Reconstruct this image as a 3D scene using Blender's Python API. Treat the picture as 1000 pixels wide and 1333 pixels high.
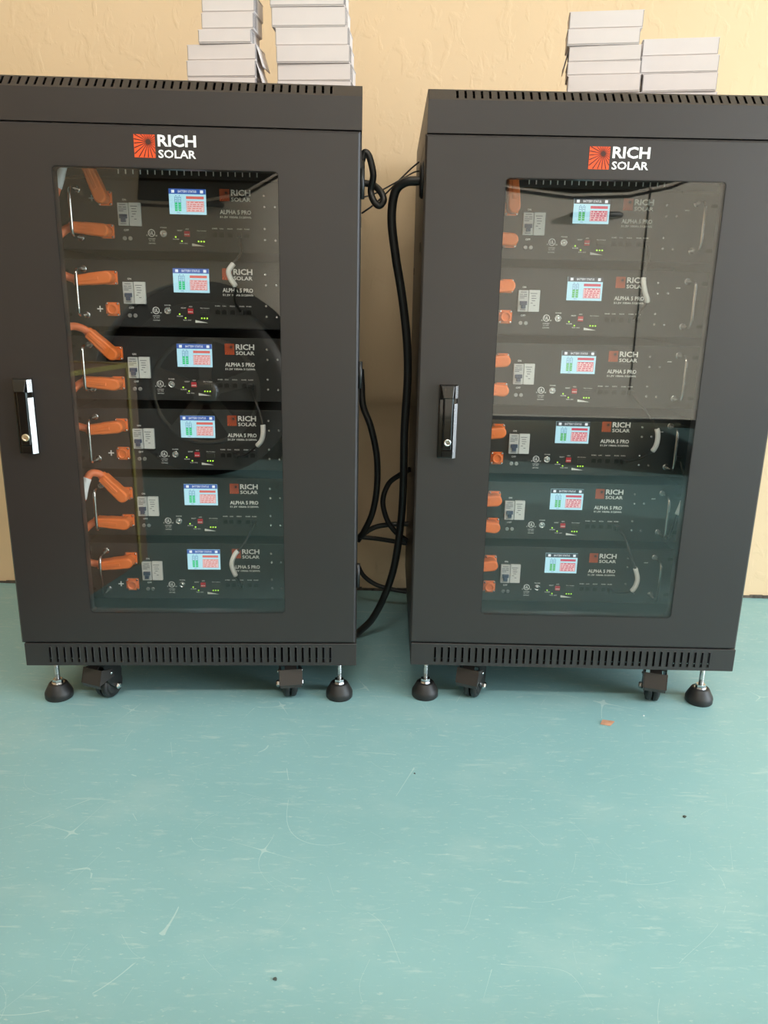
import bpy, bmesh, math, random
from mathutils import Vector, Matrix
from mathutils.geometry import tessellate_polygon
random.seed(7)
R = math.radians
for o in list(bpy.data.objects):
    bpy.data.objects.remove(o)
scene = bpy.context.scene
C = scene.collection

# ------------------------------------------------------------------ camera
F_PX = 1004.486
cam_d = bpy.data.cameras.new('camera')
cam_d.sensor_fit = 'VERTICAL'
cam_d.sensor_height = 24.0
cam_d.lens = F_PX * 24.0 / 1333.0
cam_d.clip_start = 0.02
cam = bpy.data.objects.new('camera', cam_d)
C.objects.link(cam)
_p, _r = R(15.5347), R(1.16711)
_fw = Vector((0, math.cos(_p), -math.sin(_p)))
_rt = Vector((1, 0, 0))
_up = _rt.cross(_fw)
_x = _rt * math.cos(_r) + _up * math.sin(_r)
_y = _up * math.cos(_r) - _rt * math.sin(_r)
m = Matrix((_x, _y, -_fw)).transposed().to_4x4()
m.translation = Vector((0, 0, 0.74956))
cam.matrix_world = m
scene.camera = cam

# ------------------------------------------------------------------ world, light, exposure
world = bpy.data.worlds.new('world')
scene.world = world
world.use_nodes = True
_bg = world.node_tree.nodes['Background']
_bg.inputs[0].default_value = (0.80, 0.90, 1.0, 1)
_bg.inputs[1].default_value = 2.2

def area(name, loc, direction, sx, sy, power, col):
    l = bpy.data.lights.new(name, 'AREA')
    l.shape = 'RECTANGLE'
    l.size, l.size_y, l.energy, l.color = sx, sy, power, col
    o = bpy.data.objects.new(name, l)
    C.objects.link(o)
    o.location = loc
    o.rotation_euler = Vector(direction).to_track_quat('-Z', 'Z').to_euler()
    return o
area('daylight', (3.9, -0.6, 1.45), (-1, 0.12, -0.12), 3.6, 2.6, 250, (0.80, 0.91, 1.0))

# low sun through the same opening: it falls on the van behind the camera, not on the cabinets
sun_d = bpy.data.lights.new('sun', 'SUN')
sun_d.energy, sun_d.angle, sun_d.color = 10.0, R(1.0), (1.0, 0.95, 0.88)
sun = bpy.data.objects.new('sun', sun_d)
C.objects.link(sun)
sun.location = (8, 3, 4)
sun.rotation_euler = Vector((-0.88, -0.36, -0.26)).to_track_quat('-Z', 'Z').to_euler()

vs = scene.view_settings
vs.view_transform = 'Standard'
vs.look = 'None'
vs.exposure = 0.0
vs.gamma = 1.0
vs.use_curve_mapping = False

# ------------------------------------------------------------------ materials
MATS = {}
def mat(name, col, rough=0.5, metal=0.0, emit=None, spec=0.5, coat=0.0):
    mt = bpy.data.materials.new(name)
    mt.use_nodes = True
    b = mt.node_tree.nodes['Principled BSDF']
    b.inputs['Base Color'].default_value = (*col, 1)
    b.inputs['Roughness'].default_value = rough
    b.inputs['Metallic'].default_value = metal
    b.inputs['Specular IOR Level'].default_value = spec
    b.inputs['Coat Weight'].default_value = coat
    if emit:
        b.inputs['Emission Color'].default_value = (*emit[0], 1)
        b.inputs['Emission Strength'].default_value = emit[1]
    MATS[name] = mt
    return mt

def N(mt, kind, **kw):
    n = mt.node_tree.nodes.new(kind)
    for k, v in kw.items():
        if k.startswith('i_'):
            key = k[2:].replace('_', ' ')
            n.inputs[key].default_value = v
        else:
            setattr(n, k, v)
    return n

def L(mt, a, b):
    mt.node_tree.links.new(a, b)

def grain(mt, scale, amount, bump=0.0, bscale=None, dist=0.001):
    """slight colour variation and fine relief on a plain material"""
    b = mt.node_tree.nodes['Principled BSDF']
    base = b.inputs['Base Color'].default_value[:]
    tc = N(mt, 'ShaderNodeTexCoord')
    nz = N(mt, 'ShaderNodeTexNoise', i_Scale=scale, i_Detail=4.0)
    L(mt, tc.outputs['Object'], nz.inputs['Vector'])
    rp = N(mt, 'ShaderNodeValToRGB')
    rp.color_ramp.elements[0].position = 0.3
    rp.color_ramp.elements[1].position = 0.7
    rp.color_ramp.elements[0].color = (*[c * (1 - amount) for c in base[:3]], 1)
    rp.color_ramp.elements[1].color = (*[min(1, c * (1 + amount)) for c in base[:3]], 1)
    L(mt, nz.outputs['Fac'], rp.inputs['Fac'])
    L(mt, rp.outputs['Color'], b.inputs['Base Color'])
    if bump:
        n2 = N(mt, 'ShaderNodeTexNoise', i_Scale=bscale or scale * 6, i_Detail=2.0)
        L(mt, tc.outputs['Object'], n2.inputs['Vector'])
        bp = N(mt, 'ShaderNodeBump', i_Strength=bump, i_Distance=dist)
        L(mt, n2.outputs['Fac'], bp.inputs['Height'])
        L(mt, bp.outputs['Normal'], b.inputs['Normal'])
    return mt

grain(mat('powder_coat', (0.021, 0.0170, 0.0165), 0.42, spec=0.75), 6, 0.08, 0.15, 900, 0.0004)
grain(mat('powder_coat_inner', (0.012, 0.012, 0.012), 0.6), 10, 0.1)
grain(mat('faceplate', (0.020, 0.020, 0.021), 0.5), 12, 0.08)
mat('black_gloss', (0.006, 0.006, 0.006), 0.10, spec=0.6, coat=0.5)
mat('black_plastic', (0.012, 0.012, 0.012), 0.38)
grain(mat('rubber', (0.016, 0.016, 0.016), 0.5), 60, 0.2)
mat('gap_dark', (0.004, 0.004, 0.004), 0.9)
mat('chrome', (0.82, 0.82, 0.82), 0.10, 1.0)
mat('zinc', (0.70, 0.71, 0.72), 0.24, 1.0)
mat('brass', (0.95, 0.80, 0.58), 0.3, 1.0)
mat('lock_highlight', (0.92, 0.88, 0.88), 0.26, 1.0)
grain(mat('cable_black', (0.018, 0.017, 0.016), 0.42), 40, 0.2)
grain(mat('cable_orange', (0.90, 0.21, 0.075), 0.42), 30, 0.06)
grain(mat('plug_orange', (0.94, 0.21, 0.045), 0.36), 30, 0.06)
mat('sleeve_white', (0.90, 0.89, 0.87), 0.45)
mat('print_white', (0.93, 0.93, 0.92), 0.5)
mat('logo_orange', (0.90, 0.095, 0.02), 0.5)
mat('logo_dark', (0.06, 0.018, 0.012), 0.5)
mat('breaker_grey', (0.60, 0.59, 0.57), 0.5)
mat('breaker_label', (0.74, 0.73, 0.70), 0.5)
mat('breaker_blue', (0.055, 0.075, 0.13), 0.4)
mat('dip_red', (0.65, 0.03, 0.05), 0.4)
mat('led_green', (0.1, 0.4, 0.02), 0.4, emit=((0.55, 0.95, 0.06), 1.5))
mat('screen_cyan', (0.05, 0.05, 0.05), 0.3, emit=((0.50, 0.84, 0.95), 1.0))
mat('screen_white', (0.05, 0.05, 0.05), 0.3, emit=((0.9, 0.95, 1.0), 1.0))
mat('screen_blue', (0.02, 0.02, 0.05), 0.3, emit=((0.045, 0.12, 0.42), 1.0))
mat('screen_black', (0.01, 0.01, 0.015), 0.3, emit=((0.025, 0.035, 0.05), 1.0))
mat('screen_green', (0.02, 0.05, 0.02), 0.3, emit=((0.03, 0.62, 0.22), 1.0))
mat('screen_lime', (0.02, 0.05, 0.02), 0.3, emit=((0.08, 0.48, 0.10), 1.0))
mat('screen_navy', (0.02, 0.02, 0.05), 0.3, emit=((0.07, 0.25, 0.45), 1.0))
mat('screen_pink', (0.05, 0.02, 0.02), 0.3, emit=((0.90, 0.62, 0.62), 1.0))
mat('screen_red', (0.05, 0.02, 0.02), 0.3, emit=((0.75, 0.16, 0.13), 1.0))
mat('screen_crimson', (0.05, 0.02, 0.02), 0.3, emit=((0.62, 0.05, 0.11), 1.0))
grain(mat('carton_white', (0.68, 0.62, 0.60), 0.6), 14, 0.03)
grain(mat('carton_brown', (0.36, 0.22, 0.13), 0.7), 10, 0.1)
mat('strap_yellow', (0.75, 0.60, 0.15), 0.4)
mat('car_paint', (0.72, 0.67, 0.60), 0.55)
mat('car_glass', (0.008, 0.009, 0.010), 0.05, spec=0.5)
mat('car_trim', (0.012, 0.012, 0.012), 0.4)
mat('alloy', (0.35, 0.35, 0.36), 0.3, 1.0)
grain(mat('ceiling_paint', (0.75, 0.73, 0.68), 0.8), 5, 0.03)
mat('fill_lamp_white', (0.8, 0.8, 0.8), 0.5)
mat('fill_lamp_diffuser', (0.9, 0.9, 0.9), 0.5, emit=((1.0, 0.95, 0.86), 6.0))
grain(mat('asphalt', (0.30, 0.29, 0.27), 0.9), 20, 0.15)
grain(mat('paper_scrap', (0.50, 0.27, 0.17), 0.7), 60, 0.25)
mat('caster_brown', (0.036, 0.030, 0.028), 0.30)
mat('breaker_ink', (0.16, 0.16, 0.17), 0.6)
mat('contact_grey', (0.08, 0.085, 0.08), 0.5)
mat('zinc_dull', (0.45, 0.45, 0.45), 0.4, 1.0)
mat('handle_steel', (0.62, 0.60, 0.57), 0.18, 1.0)
mat('logo_orange_dull', (0.72, 0.11, 0.03), 0.5)
mat('carton_edge', (0.34, 0.31, 0.31), 0.7)
mat('debris_dark', (0.05, 0.06, 0.05), 0.8)
grain(mat('sealant', (0.085, 0.070, 0.055), 0.9), 80, 0.6)

def make_glass():
    mt = bpy.data.materials.new('door_glass')
    mt.use_nodes = True
    nt = mt.node_tree
    nt.nodes.remove(nt.nodes['Principled BSDF'])
    out = nt.nodes['Material Output']
    tr = N(mt, 'ShaderNodeBsdfTransparent')
    tr.inputs['Color'].default_value = (0.975, 0.985, 0.98, 1)
    gl = N(mt, 'ShaderNodeBsdfGlossy')
    gl.inputs['Roughness'].default_value = 0.0
    lw = N(mt, 'ShaderNodeLayerWeight')
    lw.inputs['Blend'].default_value = 0.5
    pw = N(mt, 'ShaderNodeMath', operation='POWER')
    pw.inputs[1].default_value = 4.0
    L(mt, lw.outputs['Facing'], pw.inputs[0])
    ma = N(mt, 'ShaderNodeMath', operation='MULTIPLY_ADD')
    ma.inputs[1].default_value = 0.85
    ma.inputs[2].default_value = GLASS_R
    ma.use_clamp = True
    L(mt, pw.outputs[0], ma.inputs[0])
    mx = N(mt, 'ShaderNodeMixShader')
    L(mt, ma.outputs[0], mx.inputs[0])
    L(mt, tr.outputs[0], mx.inputs[1])
    L(mt, gl.outputs[0], mx.inputs[2])
    L(mt, mx.outputs[0], out.inputs['Surface'])
    MATS['door_glass'] = mt
GLASS_R = 0.072
make_glass()

def make_wall_mat():
    mt = mat('plaster', (0.78, 0.60, 0.37), 0.85, spec=0.25)
    b = mt.node_tree.nodes['Principled BSDF']
    tc = N(mt, 'ShaderNodeTexCoord')
    # broad colour drift
    n1 = N(mt, 'ShaderNodeTexNoise', i_Scale=1.7, i_Detail=4.0)
    L(mt, tc.outputs['Object'], n1.inputs['Vector'])
    rp = N(mt, 'ShaderNodeValToRGB')
    rp.color_ramp.elements[0].position = 0.3
    rp.color_ramp.elements[0].color = (0.665, 0.490, 0.300, 1)
    rp.color_ramp.elements[1].position = 0.75
    rp.color_ramp.elements[1].color = (0.725, 0.545, 0.345, 1)
    L(mt, n1.outputs['Fac'], rp.inputs['Fac'])
    L(mt, rp.outputs['Color'], b.inputs['Base Color'])
    # skip-trowel ridges: thresholded noise plus fine grain
    n2 = N(mt, 'ShaderNodeTexNoise', i_Scale=34.0, i_Detail=4.0, i_Roughness=0.5, i_Distortion=0.5)
    mp = N(mt, 'ShaderNodeMapping')
    mp.inputs['Scale'].default_value = (1.0, 1.0, 0.62)
    L(mt, tc.outputs['Object'], mp.inputs['Vector'])
    L(mt, mp.outputs['Vector'], n2.inputs['Vector'])
    r2 = N(mt, 'ShaderNodeValToRGB')
    r2.color_ramp.elements[0].position = 0.53
    r2.color_ramp.elements[1].position = 0.66
    L(mt, n2.outputs['Fac'], r2.inputs['Fac'])
    n3 = N(mt, 'ShaderNodeTexNoise', i_Scale=160.0, i_Detail=3.0)
    L(mt, tc.outputs['Object'], n3.inputs['Vector'])
    ad = N(mt, 'ShaderNodeMath', operation='MULTIPLY_ADD')
    ad.inputs[1].default_value = 0.16
    L(mt, n3.outputs['Fac'], ad.inputs[0])
    L(mt, r2.outputs['Color'], ad.inputs[2])
    bp = N(mt, 'ShaderNodeBump', i_Strength=0.38, i_Distance=0.0013)
    L(mt, ad.outputs[0], bp.inputs['Height'])
    L(mt, bp.outputs['Normal'], b.inputs['Normal'])
make_wall_mat()

def make_floor_mat():
    mt = mat('floor_paint', (0.20, 0.37, 0.33), 0.42, spec=0.4)
    b = mt.node_tree.nodes['Principled BSDF']
    tc = N(mt, 'ShaderNodeTexCoord')
    n1 = N(mt, 'ShaderNodeTexNoise', i_Scale=2.2, i_Detail=5.0, i_Roughness=0.6)
    L(mt, tc.outputs['Object'], n1.inputs['Vector'])
    rp = N(mt, 'ShaderNodeValToRGB')
    rp.color_ramp.elements[0].position = 0.3
    rp.color_ramp.elements[0].color = (0.228, 0.428, 0.445, 1)
    rp.color_ramp.elements[1].position = 0.72
    rp.color_ramp.elements[1].color = (0.268, 0.475, 0.490, 1)
    L(mt, n1.outputs['Fac'], rp.inputs['Fac'])
    def layer(prev, fac_out, col, amount):
        mx = N(mt, 'ShaderNodeMix', data_type='RGBA')
        mu = N(mt, 'ShaderNodeMath', operation='MULTIPLY')
        mu.inputs[1].default_value = amount
        mu.use_clamp = True
        L(mt, fac_out, mu.inputs[0])
        L(mt, mu.outputs[0], mx.inputs['Factor'])
        L(mt, prev, mx.inputs['A'])
        mx.inputs['B'].default_value = (*col, 1)
        return mx.outputs['Result']
    col = rp.outputs['Color']
    # worn pale scuffs
    for (sc, sx, rot, lo, hi, amt) in ((55, 0.35, 8, 0.59, 0.72, 0.28), (90, 0.25, -25, 0.61, 0.72, 0.36), (40, 0.14, 60, 0.63, 0.71, 0.28), (190, 0.5, 0, 0.61, 0.70, 0.42), (120, 0.10, 12, 0.63, 0.70, 0.32), (9, 0.6, 15, 0.52, 0.70, 0.14)):
        mp = N(mt, 'ShaderNodeMapping')
        mp.inputs['Rotation'].default_value = (0, 0, R(rot))
        mp.inputs['Scale'].default_value = (sx, 1, 1)
        L(mt, tc.outputs['Object'], mp.inputs['Vector'])
        nz = N(mt, 'ShaderNodeTexNoise', i_Scale=float(sc), i_Detail=5.0, i_Roughness=0.62)
        L(mt, mp.outputs['Vector'], nz.inputs['Vector'])
        r2 = N(mt, 'ShaderNodeValToRGB')
        r2.color_ramp.elements[0].position = lo
        r2.color_ramp.elements[1].position = hi
        L(mt, nz.outputs['Fac'], r2.inputs['Fac'])
        col = layer(col, r2.outputs['Color'], (0.55, 0.66, 0.61), amt)
    # a few thin long scratches
    for (rot, sc, off) in ((22, 3.1, 2.3), (-18, 4.3, 3.7), (64, 5.7, 12.4), (110, 7.3, 1.9)):
        mp = N(mt, 'ShaderNodeMapping')
        mp.inputs['Rotation'].default_value = (0, 0, R(rot))
        mp.inputs['Location'].default_value = (off, off, 0)
        mp.inputs['Scale'].default_value = (1, 1, 1)
        L(mt, tc.outputs['Object'], mp.inputs['Vector'])
        nz = N(mt, 'ShaderNodeTexNoise', i_Scale=sc, i_Detail=0.0, i_Distortion=0.0)
        L(mt, mp.outputs['Vector'], nz.inputs['Vector'])
        sb = N(mt, 'ShaderNodeMath', operation='SUBTRACT')
        sb.inputs[1].default_value = 0.5
        L(mt, nz.outputs['Fac'], sb.inputs[0])
        ab = N(mt, 'ShaderNodeMath', operation='ABSOLUTE')
        L(mt, sb.outputs[0], ab.inputs[0])
        lt = N(mt, 'ShaderNodeMath', operation='LESS_THAN')
        lt.inputs[1].default_value = 0.0006
        L(mt, ab.outputs[0], lt.inputs[0])
        n5 = N(mt, 'ShaderNodeTexNoise', i_Scale=6.0 + sc, i_Detail=2.0)
        L(mt, mp.outputs['Vector'], n5.inputs['Vector'])
        gt = N(mt, 'ShaderNodeMath', operation='GREATER_THAN')
        gt.inputs[1].default_value = 0.56
        L(mt, n5.outputs['Fac'], gt.inputs[0])
        mu = N(mt, 'ShaderNodeMath', operation='MULTIPLY')
        L(mt, lt.outputs[0], mu.inputs[0])
        L(mt, gt.outputs[0], mu.inputs[1])
        col = layer(col, mu.outputs[0], (0.60, 0.72, 0.67), 0.4)
    L(mt, col, b.inputs['Base Color'])
    n6 = N(mt, 'ShaderNodeTexNoise', i_Scale=30.0, i_Detail=4.0)
    L(mt, tc.outputs['Object'], n6.inputs['Vector'])
    bp = N(mt, 'ShaderNodeBump', i_Strength=0.12, i_Distance=0.002)
    L(mt, n6.outputs['Fac'], bp.inputs['Height'])
    L(mt, bp.outputs['Normal'], b.inputs['Normal'])
make_floor_mat()

# ------------------------------------------------------------------ mesh helpers
class MB:
    def __init__(s):
        s.v, s.f, s.sm, s.mi = [], [], [], []
    def add(s, vs, fs, smooth=False, mi=0):
        k = len(s.v)
        s.v += [tuple(v) for v in vs]
        for f in fs:
            s.f.append(tuple(i + k for i in f))
            s.sm.append(smooth)
            s.mi.append(mi)
        return s
    def box(s, x0, x1, y0, y1, z0, z1, bev=0.0, mi=0):
        if bev <= 0:
            vs = [(x, y, z) for x in (x0, x1) for y in (y0, y1) for z in (z0, z1)]
            fs = [(0, 1, 3, 2), (4, 6, 7, 5), (0, 4, 5, 1), (2, 3, 7, 6), (0, 2, 6, 4), (1, 5, 7, 3)]
            return s.add(vs, fs, mi=mi)
        bm = bmesh.new()
        bmesh.ops.create_cube(bm, size=1)
        for v in bm.verts:
            v.co = Vector(((x0 + x1) / 2 + v.co.x * (x1 - x0), (y0 + y1) / 2 + v.co.y * (y1 - y0), (z0 + z1) / 2 + v.co.z * (z1 - z0)))
        bmesh.ops.bevel(bm, geom=bm.edges[:], offset=bev, segments=2, profile=0.6, affect='EDGES')
        s.frombm(bm, mi=mi)
        return s
    def frombm(s, bm, smooth=False, mi=0):
        bm.verts.index_update()
        s.add([v.co[:] for v in bm.verts], [[v.index for v in f.verts] for f in bm.faces], smooth, mi)
        bm.free()
        return s
    def tube(s, pts, r, n=12, caps=True, mi=0, smooth=True):
        """swept circle; r a number or a list of radii"""
        pts = [Vector(p) for p in pts]
        rs = r if isinstance(r, (list, tuple)) else [r] * len(pts)
        t0 = (pts[1] - pts[0]).normalized()
        up = Vector((0, 0, 1)) if abs(t0.z) < 0.9 else Vector((1, 0, 0))
        nrm = t0.cross(up).normalized()
        vs, fs = [], []
        for i, p in enumerate(pts):
            a = pts[max(0, i - 1)]
            b = pts[min(len(pts) - 1, i + 1)]
            t = (b - a)
            t = t.normalized() if t.length > 1e-9 else t0
            nrm = (nrm - t * nrm.dot(t)).normalized()
            bn = t.cross(nrm)
            for k in range(n):
                an = 2 * math.pi * k / n
                vs.append(p + (nrm * math.cos(an) + bn * math.sin(an)) * rs[i])
        for i in range(len(pts) - 1):
            for k in range(n):
                fs.append((i * n + k, i * n + (k + 1) % n, (i + 1) * n + (k + 1) % n, (i + 1) * n + k))
        s.add(vs, fs, smooth, mi)
        if caps:
            k0 = len(s.v) - len(vs)
            s.f.append(tuple(k0 + k for k in reversed(range(n)))); s.sm.append(False); s.mi.append(mi)
            s.f.append(tuple(k0 + (len(pts) - 1) * n + k for k in range(n))); s.sm.append(False); s.mi.append(mi)
        return s
    def cyl(s, c, axis, r, h, n=20, r2=None, mi=0):
        c = Vector(c)
        a = Vector(axis).normalized()
        return s.tube([c, c + a * h], [r, r if r2 is None else r2], n, mi=mi)
    def lathe(s, c, axis, prof, n=24, mi=0, smooth=True):
        """prof: list of (radius, height along axis) from c"""
        c = Vector(c)
        a = Vector(axis).normalized()
        up = Vector((0, 0, 1)) if abs(a.z) < 0.9 else Vector((1, 0, 0))
        u = a.cross(up).normalized()
        w = a.cross(u)
        vs, fs = [], []
        for r, h in prof:
            for k in range(n):
                an = 2 * math.pi * k / n
                vs.append(c + a * h + (u * math.cos(an) + w * math.sin(an)) * max(r, 1e-5))
        for i in range(len(prof) - 1):
            for k in range(n):
                fs.append((i * n + k, (i + 1) * n + k, (i + 1) * n + (k + 1) % n, i * n + (k + 1) % n))
        fs.append(tuple(range(n)))
        fs.append(tuple((len(prof) - 1) * n + k for k in reversed(range(n))))
        s.add(vs, fs, False, mi)
        if smooth:
            for j in range(len(s.f) - len(fs), len(s.f) - 2):
                s.sm[j] = True
        return s
    def prism(s, loops, y0, y1, mi=0):
        """polygon (with optional holes) in x,z extruded along y from y0 (front) to y1"""
        pl = [[Vector((p[0], p[1], 0)) for p in lp] for lp in loops]
        tris = tessellate_polygon(pl)
        flat = [p for lp in pl for p in lp]
        n = len(flat)
        vs = [(p.x, y0, p.y) for p in flat] + [(p.x, y1, p.y) for p in flat]
        fs = []
        for t in tris:
            a, b, c_ = (flat[i] for i in t)
            area2 = (b.x - a.x) * (c_.y - a.y) - (b.y - a.y) * (c_.x - a.x)
            tt = t if area2 > 0 else (t[0], t[2], t[1])
            fs.append(tuple(tt))
            fs.append(tuple(i + n for i in reversed(tt)))
        k = 0
        for li, lp in enumerate(pl):
            m_ = len(lp)
            sa = sum(lp[i].x * lp[(i + 1) % m_].y - lp[(i + 1) % m_].x * lp[i].y for i in range(m_))
            for i in range(m_):
                a, b = k + i, k + (i + 1) % m_
                q = (a, a + n, b + n, b)
                if (sa > 0) != (li == 0):
                    q = tuple(reversed(q))
                fs.append(q)
            k += m_
        return s.add(vs, fs, mi=mi)
    def flat(s, pts, y, mi=0):
        """flat polygon print in x,z facing -y"""
        sa = sum(pts[i][0] * pts[(i + 1) % len(pts)][1] - pts[(i + 1) % len(pts)][0] * pts[i][1] for i in range(len(pts)))
        idx = list(range(len(pts)))
        if sa < 0:
            idx.reverse()
        return s.add([(p[0], y, p[1]) for p in pts], [tuple(idx)], mi=mi)
    def rect(s, x0, x1, z0, z1, y, mi=0):
        return s.flat([(x0, z0), (x1, z0), (x1, z1), (x0, z1)], y, mi)
    def text(s, body, x0, x1, z0, z1, y, bold=0.0, mi=0):
        vs, fs = text_mesh(body, bold)
        a0 = min(v[0] for v in vs); a1 = max(v[0] for v in vs)
        b0 = min(v[1] for v in vs); b1 = max(v[1] for v in vs)
        kx = (x1 - x0) / (a1 - a0); kz = (z1 - z0) / (b1 - b0)
        return s.add([(x0 + (v[0] - a0) * kx, y, z0 + (v[1] - b0) * kz) for v in vs], fs, mi=mi)
    def mesh(s, name, mats):
        me = bpy.data.meshes.new(name)
        me.from_pydata(s.v, [], s.f)
        me.polygons.foreach_set('use_smooth', s.sm)
        me.polygons.foreach_set('material_index', s.mi)
        for k in ([mats] if isinstance(mats, str) else mats):
            me.materials.append(MATS[k])
        me.update()
        return me
    def build(s, name, mats, parent=None, loc=None, rot=None):
        return link(name, s.mesh(name, mats), parent, loc, rot)

_TX = {}
def text_mesh(body, bold=0.0):
    key = (body, bold)
    if key in _TX:
        return _TX[key]
    cu = bpy.data.curves.new('t', 'FONT')
    cu.body = body
    cu.size = 1.0
    cu.resolution_u = 2
    cu.offset = bold
    ob = bpy.data.objects.new('t', cu)
    C.objects.link(ob)
    bpy.context.view_layer.update()
    dg = bpy.context.evaluated_depsgraph_get()
    me = ob.evaluated_get(dg).to_mesh()
    vs = [v.co[:2] for v in me.vertices]
    fs = []
    for p in me.polygons:
        ids = list(p.vertices)
        if p.normal.z < 0:
            ids.reverse()
        fs.append(ids)
    ob.evaluated_get(dg).to_mesh_clear()
    bpy.data.objects.remove(ob)
    bpy.data.curves.remove(cu)
    _TX[key] = (vs, fs)
    return _TX[key]

def link(name, data, parent=None, loc=None, rot=None):
    o = bpy.data.objects.new(name, data)
    C.objects.link(o)
    if parent:
        o.parent = parent
    if loc:
        o.location = loc
    if rot:
        o.rotation_euler = rot
    return o

def tag(o, label=None, cat=None, group=None, kind=None):
    if label: o['label'] = label
    if cat: o['category'] = cat
    if group: o['group'] = group
    if kind: o['kind'] = kind
    return o

def empty(name, loc, rz=0.0):
    o = link(name, None, None, loc, (0, 0, rz))
    o.empty_display_size = 0.05
    return o

def copy_tree(o, parent=None):
    c = o.copy()
    C.objects.link(c)
    c.parent = parent
    for ch in list(o.children):
        copy_tree(ch, c)
    return c

def bevel(o, w, seg=2, ang=35):
    b = o.modifiers.new('bevel', 'BEVEL')
    b.width, b.segments, b.limit_method, b.angle_limit = w, seg, 'ANGLE', R(ang)
    b.harden_normals = False
    return o

def catmull(pts, sub=8):
    pts = [Vector(p) for p in pts]
    out = []
    for i in range(len(pts) - 1):
        p0 = pts[max(0, i - 1)]; p1 = pts[i]; p2 = pts[i + 1]; p3 = pts[min(len(pts) - 1, i + 2)]
        for k in range(sub):
            t = k / sub
            out.append(0.5 * ((2 * p1) + (p2 - p0) * t + (2 * p0 - 5 * p1 + 4 * p2 - p3) * t * t + (3 * p1 - p0 - 3 * p2 + p3) * t ** 3))
    out.append(pts[-1])
    return out

def rrect(x0, x1, z0, z1, r, n=6):
    out = []
    for cx, cz, a0 in ((x1 - r, z0 + r, -90), (x1 - r, z1 - r, 0), (x0 + r, z1 - r, 90), (x0 + r, z0 + r, 180)):
        for k in range(n + 1):
            a = R(a0 + 90 * k / n)
            out.append((cx + r * math.cos(a), cz + r * math.sin(a)))
    return out

# ------------------------------------------------------------------ the room
WALL_Y = 1.9215
XL, XR, YF, ZC = -3.6, 4.2, -4.2, 4.0
def struct(name, mb, mats, parent=None):
    o = mb.build(name, mats, parent)
    if not parent:
        o['kind'] = 'structure'
    return o
struct('floor', MB().box(XL, XR, YF, WALL_Y, -0.1, 0), 'floor_paint')
struct('wall_back', MB().box(XL, XR, WALL_Y, WALL_Y + 0.15, 0, ZC), 'plaster')
struct('wall_left', MB().box(XL - 0.15, XL, YF, WALL_Y + 0.15, 0, ZC), 'plaster')
# right wall with a wide roll-up opening that lets the daylight in
struct('wall_right', MB().box(XR, XR + 0.15, 1.3, WALL_Y + 0.15, 0, ZC).box(XR, XR + 0.15, YF, -3.0, 0, ZC).box(XR, XR + 0.15, -3.0, 1.3, 3.4, ZC), 'plaster')
struct('wall_front', MB().box(XL - 0.15, XR + 0.15, YF - 0.15, YF, 0, ZC), 'plaster')
struct('ceiling', MB().box(XL - 0.15, XR + 0.15, YF - 0.15, WALL_Y + 0.15, ZC, ZC + 0.1), 'ceiling_paint')
struct('ground', MB().box(XR + 0.15, 40, -30, 30, -0.12, -0.02), 'asphalt')
# ragged painted joint where the plaster meets the floor
jb = MB()
x = XL
random.seed(3)
while x < XR:
    w = random.uniform(0.012, 0.035)
    h = random.uniform(0.004, 0.010)
    jb.box(x, x + w, WALL_Y - random.uniform(0.003, 0.007), WALL_Y, 0.0, h)
    x += w
struct('trim_1', jb, 'sealant')

# ceiling lamps added out of view to light the scene, area light under each
def fill_lamp(x, y, power, label):
    t = empty('fill_lamp', (x, y, ZC))
    tag(t, label, 'lamp', 'added unseen ceiling lamps')
    MB().box(-0.65, 0.65, -0.12, 0.12, -0.045, 0.0, 0.006).build('housing', 'fill_lamp_white', t)
    MB().box(-0.62, 0.62, -0.10, 0.10, -0.055, -0.044).build('diffuser', 'fill_lamp_diffuser', t)
    l = area('fill_light', (0, 0, -0.07), (0, 0, -1), 1.24, 0.2, power, (1.0, 0.95, 0.88))
    l.parent = t
fill_lamp(-1.6, -1.9, 34, 'added unseen ceiling lamp above the van, nearest the left wall')
fill_lamp(0.1, -1.9, 68, 'added unseen ceiling lamp above the middle of the van')
fill_lamp(1.8, -1.9, 26, 'added unseen ceiling lamp above the van, nearest the daylight opening')

# ------------------------------------------------------------------ cabinets
W2 = 0.30
Z_DB, Z_DT = 0.1382, 0.9944           # door bottom and top
Z_BB, Z_BT = 0.0914, 0.1352           # base panel
CAP_B, CAP_M, CAP_T = 0.9987, 1.0438, 1.0625
DEPTH = 0.56
OFF = 0.0025                          # body sits a little to the right of its door
SLOT_X = [-0.2525 + 0.01268 * k for k in range(41)]

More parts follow.
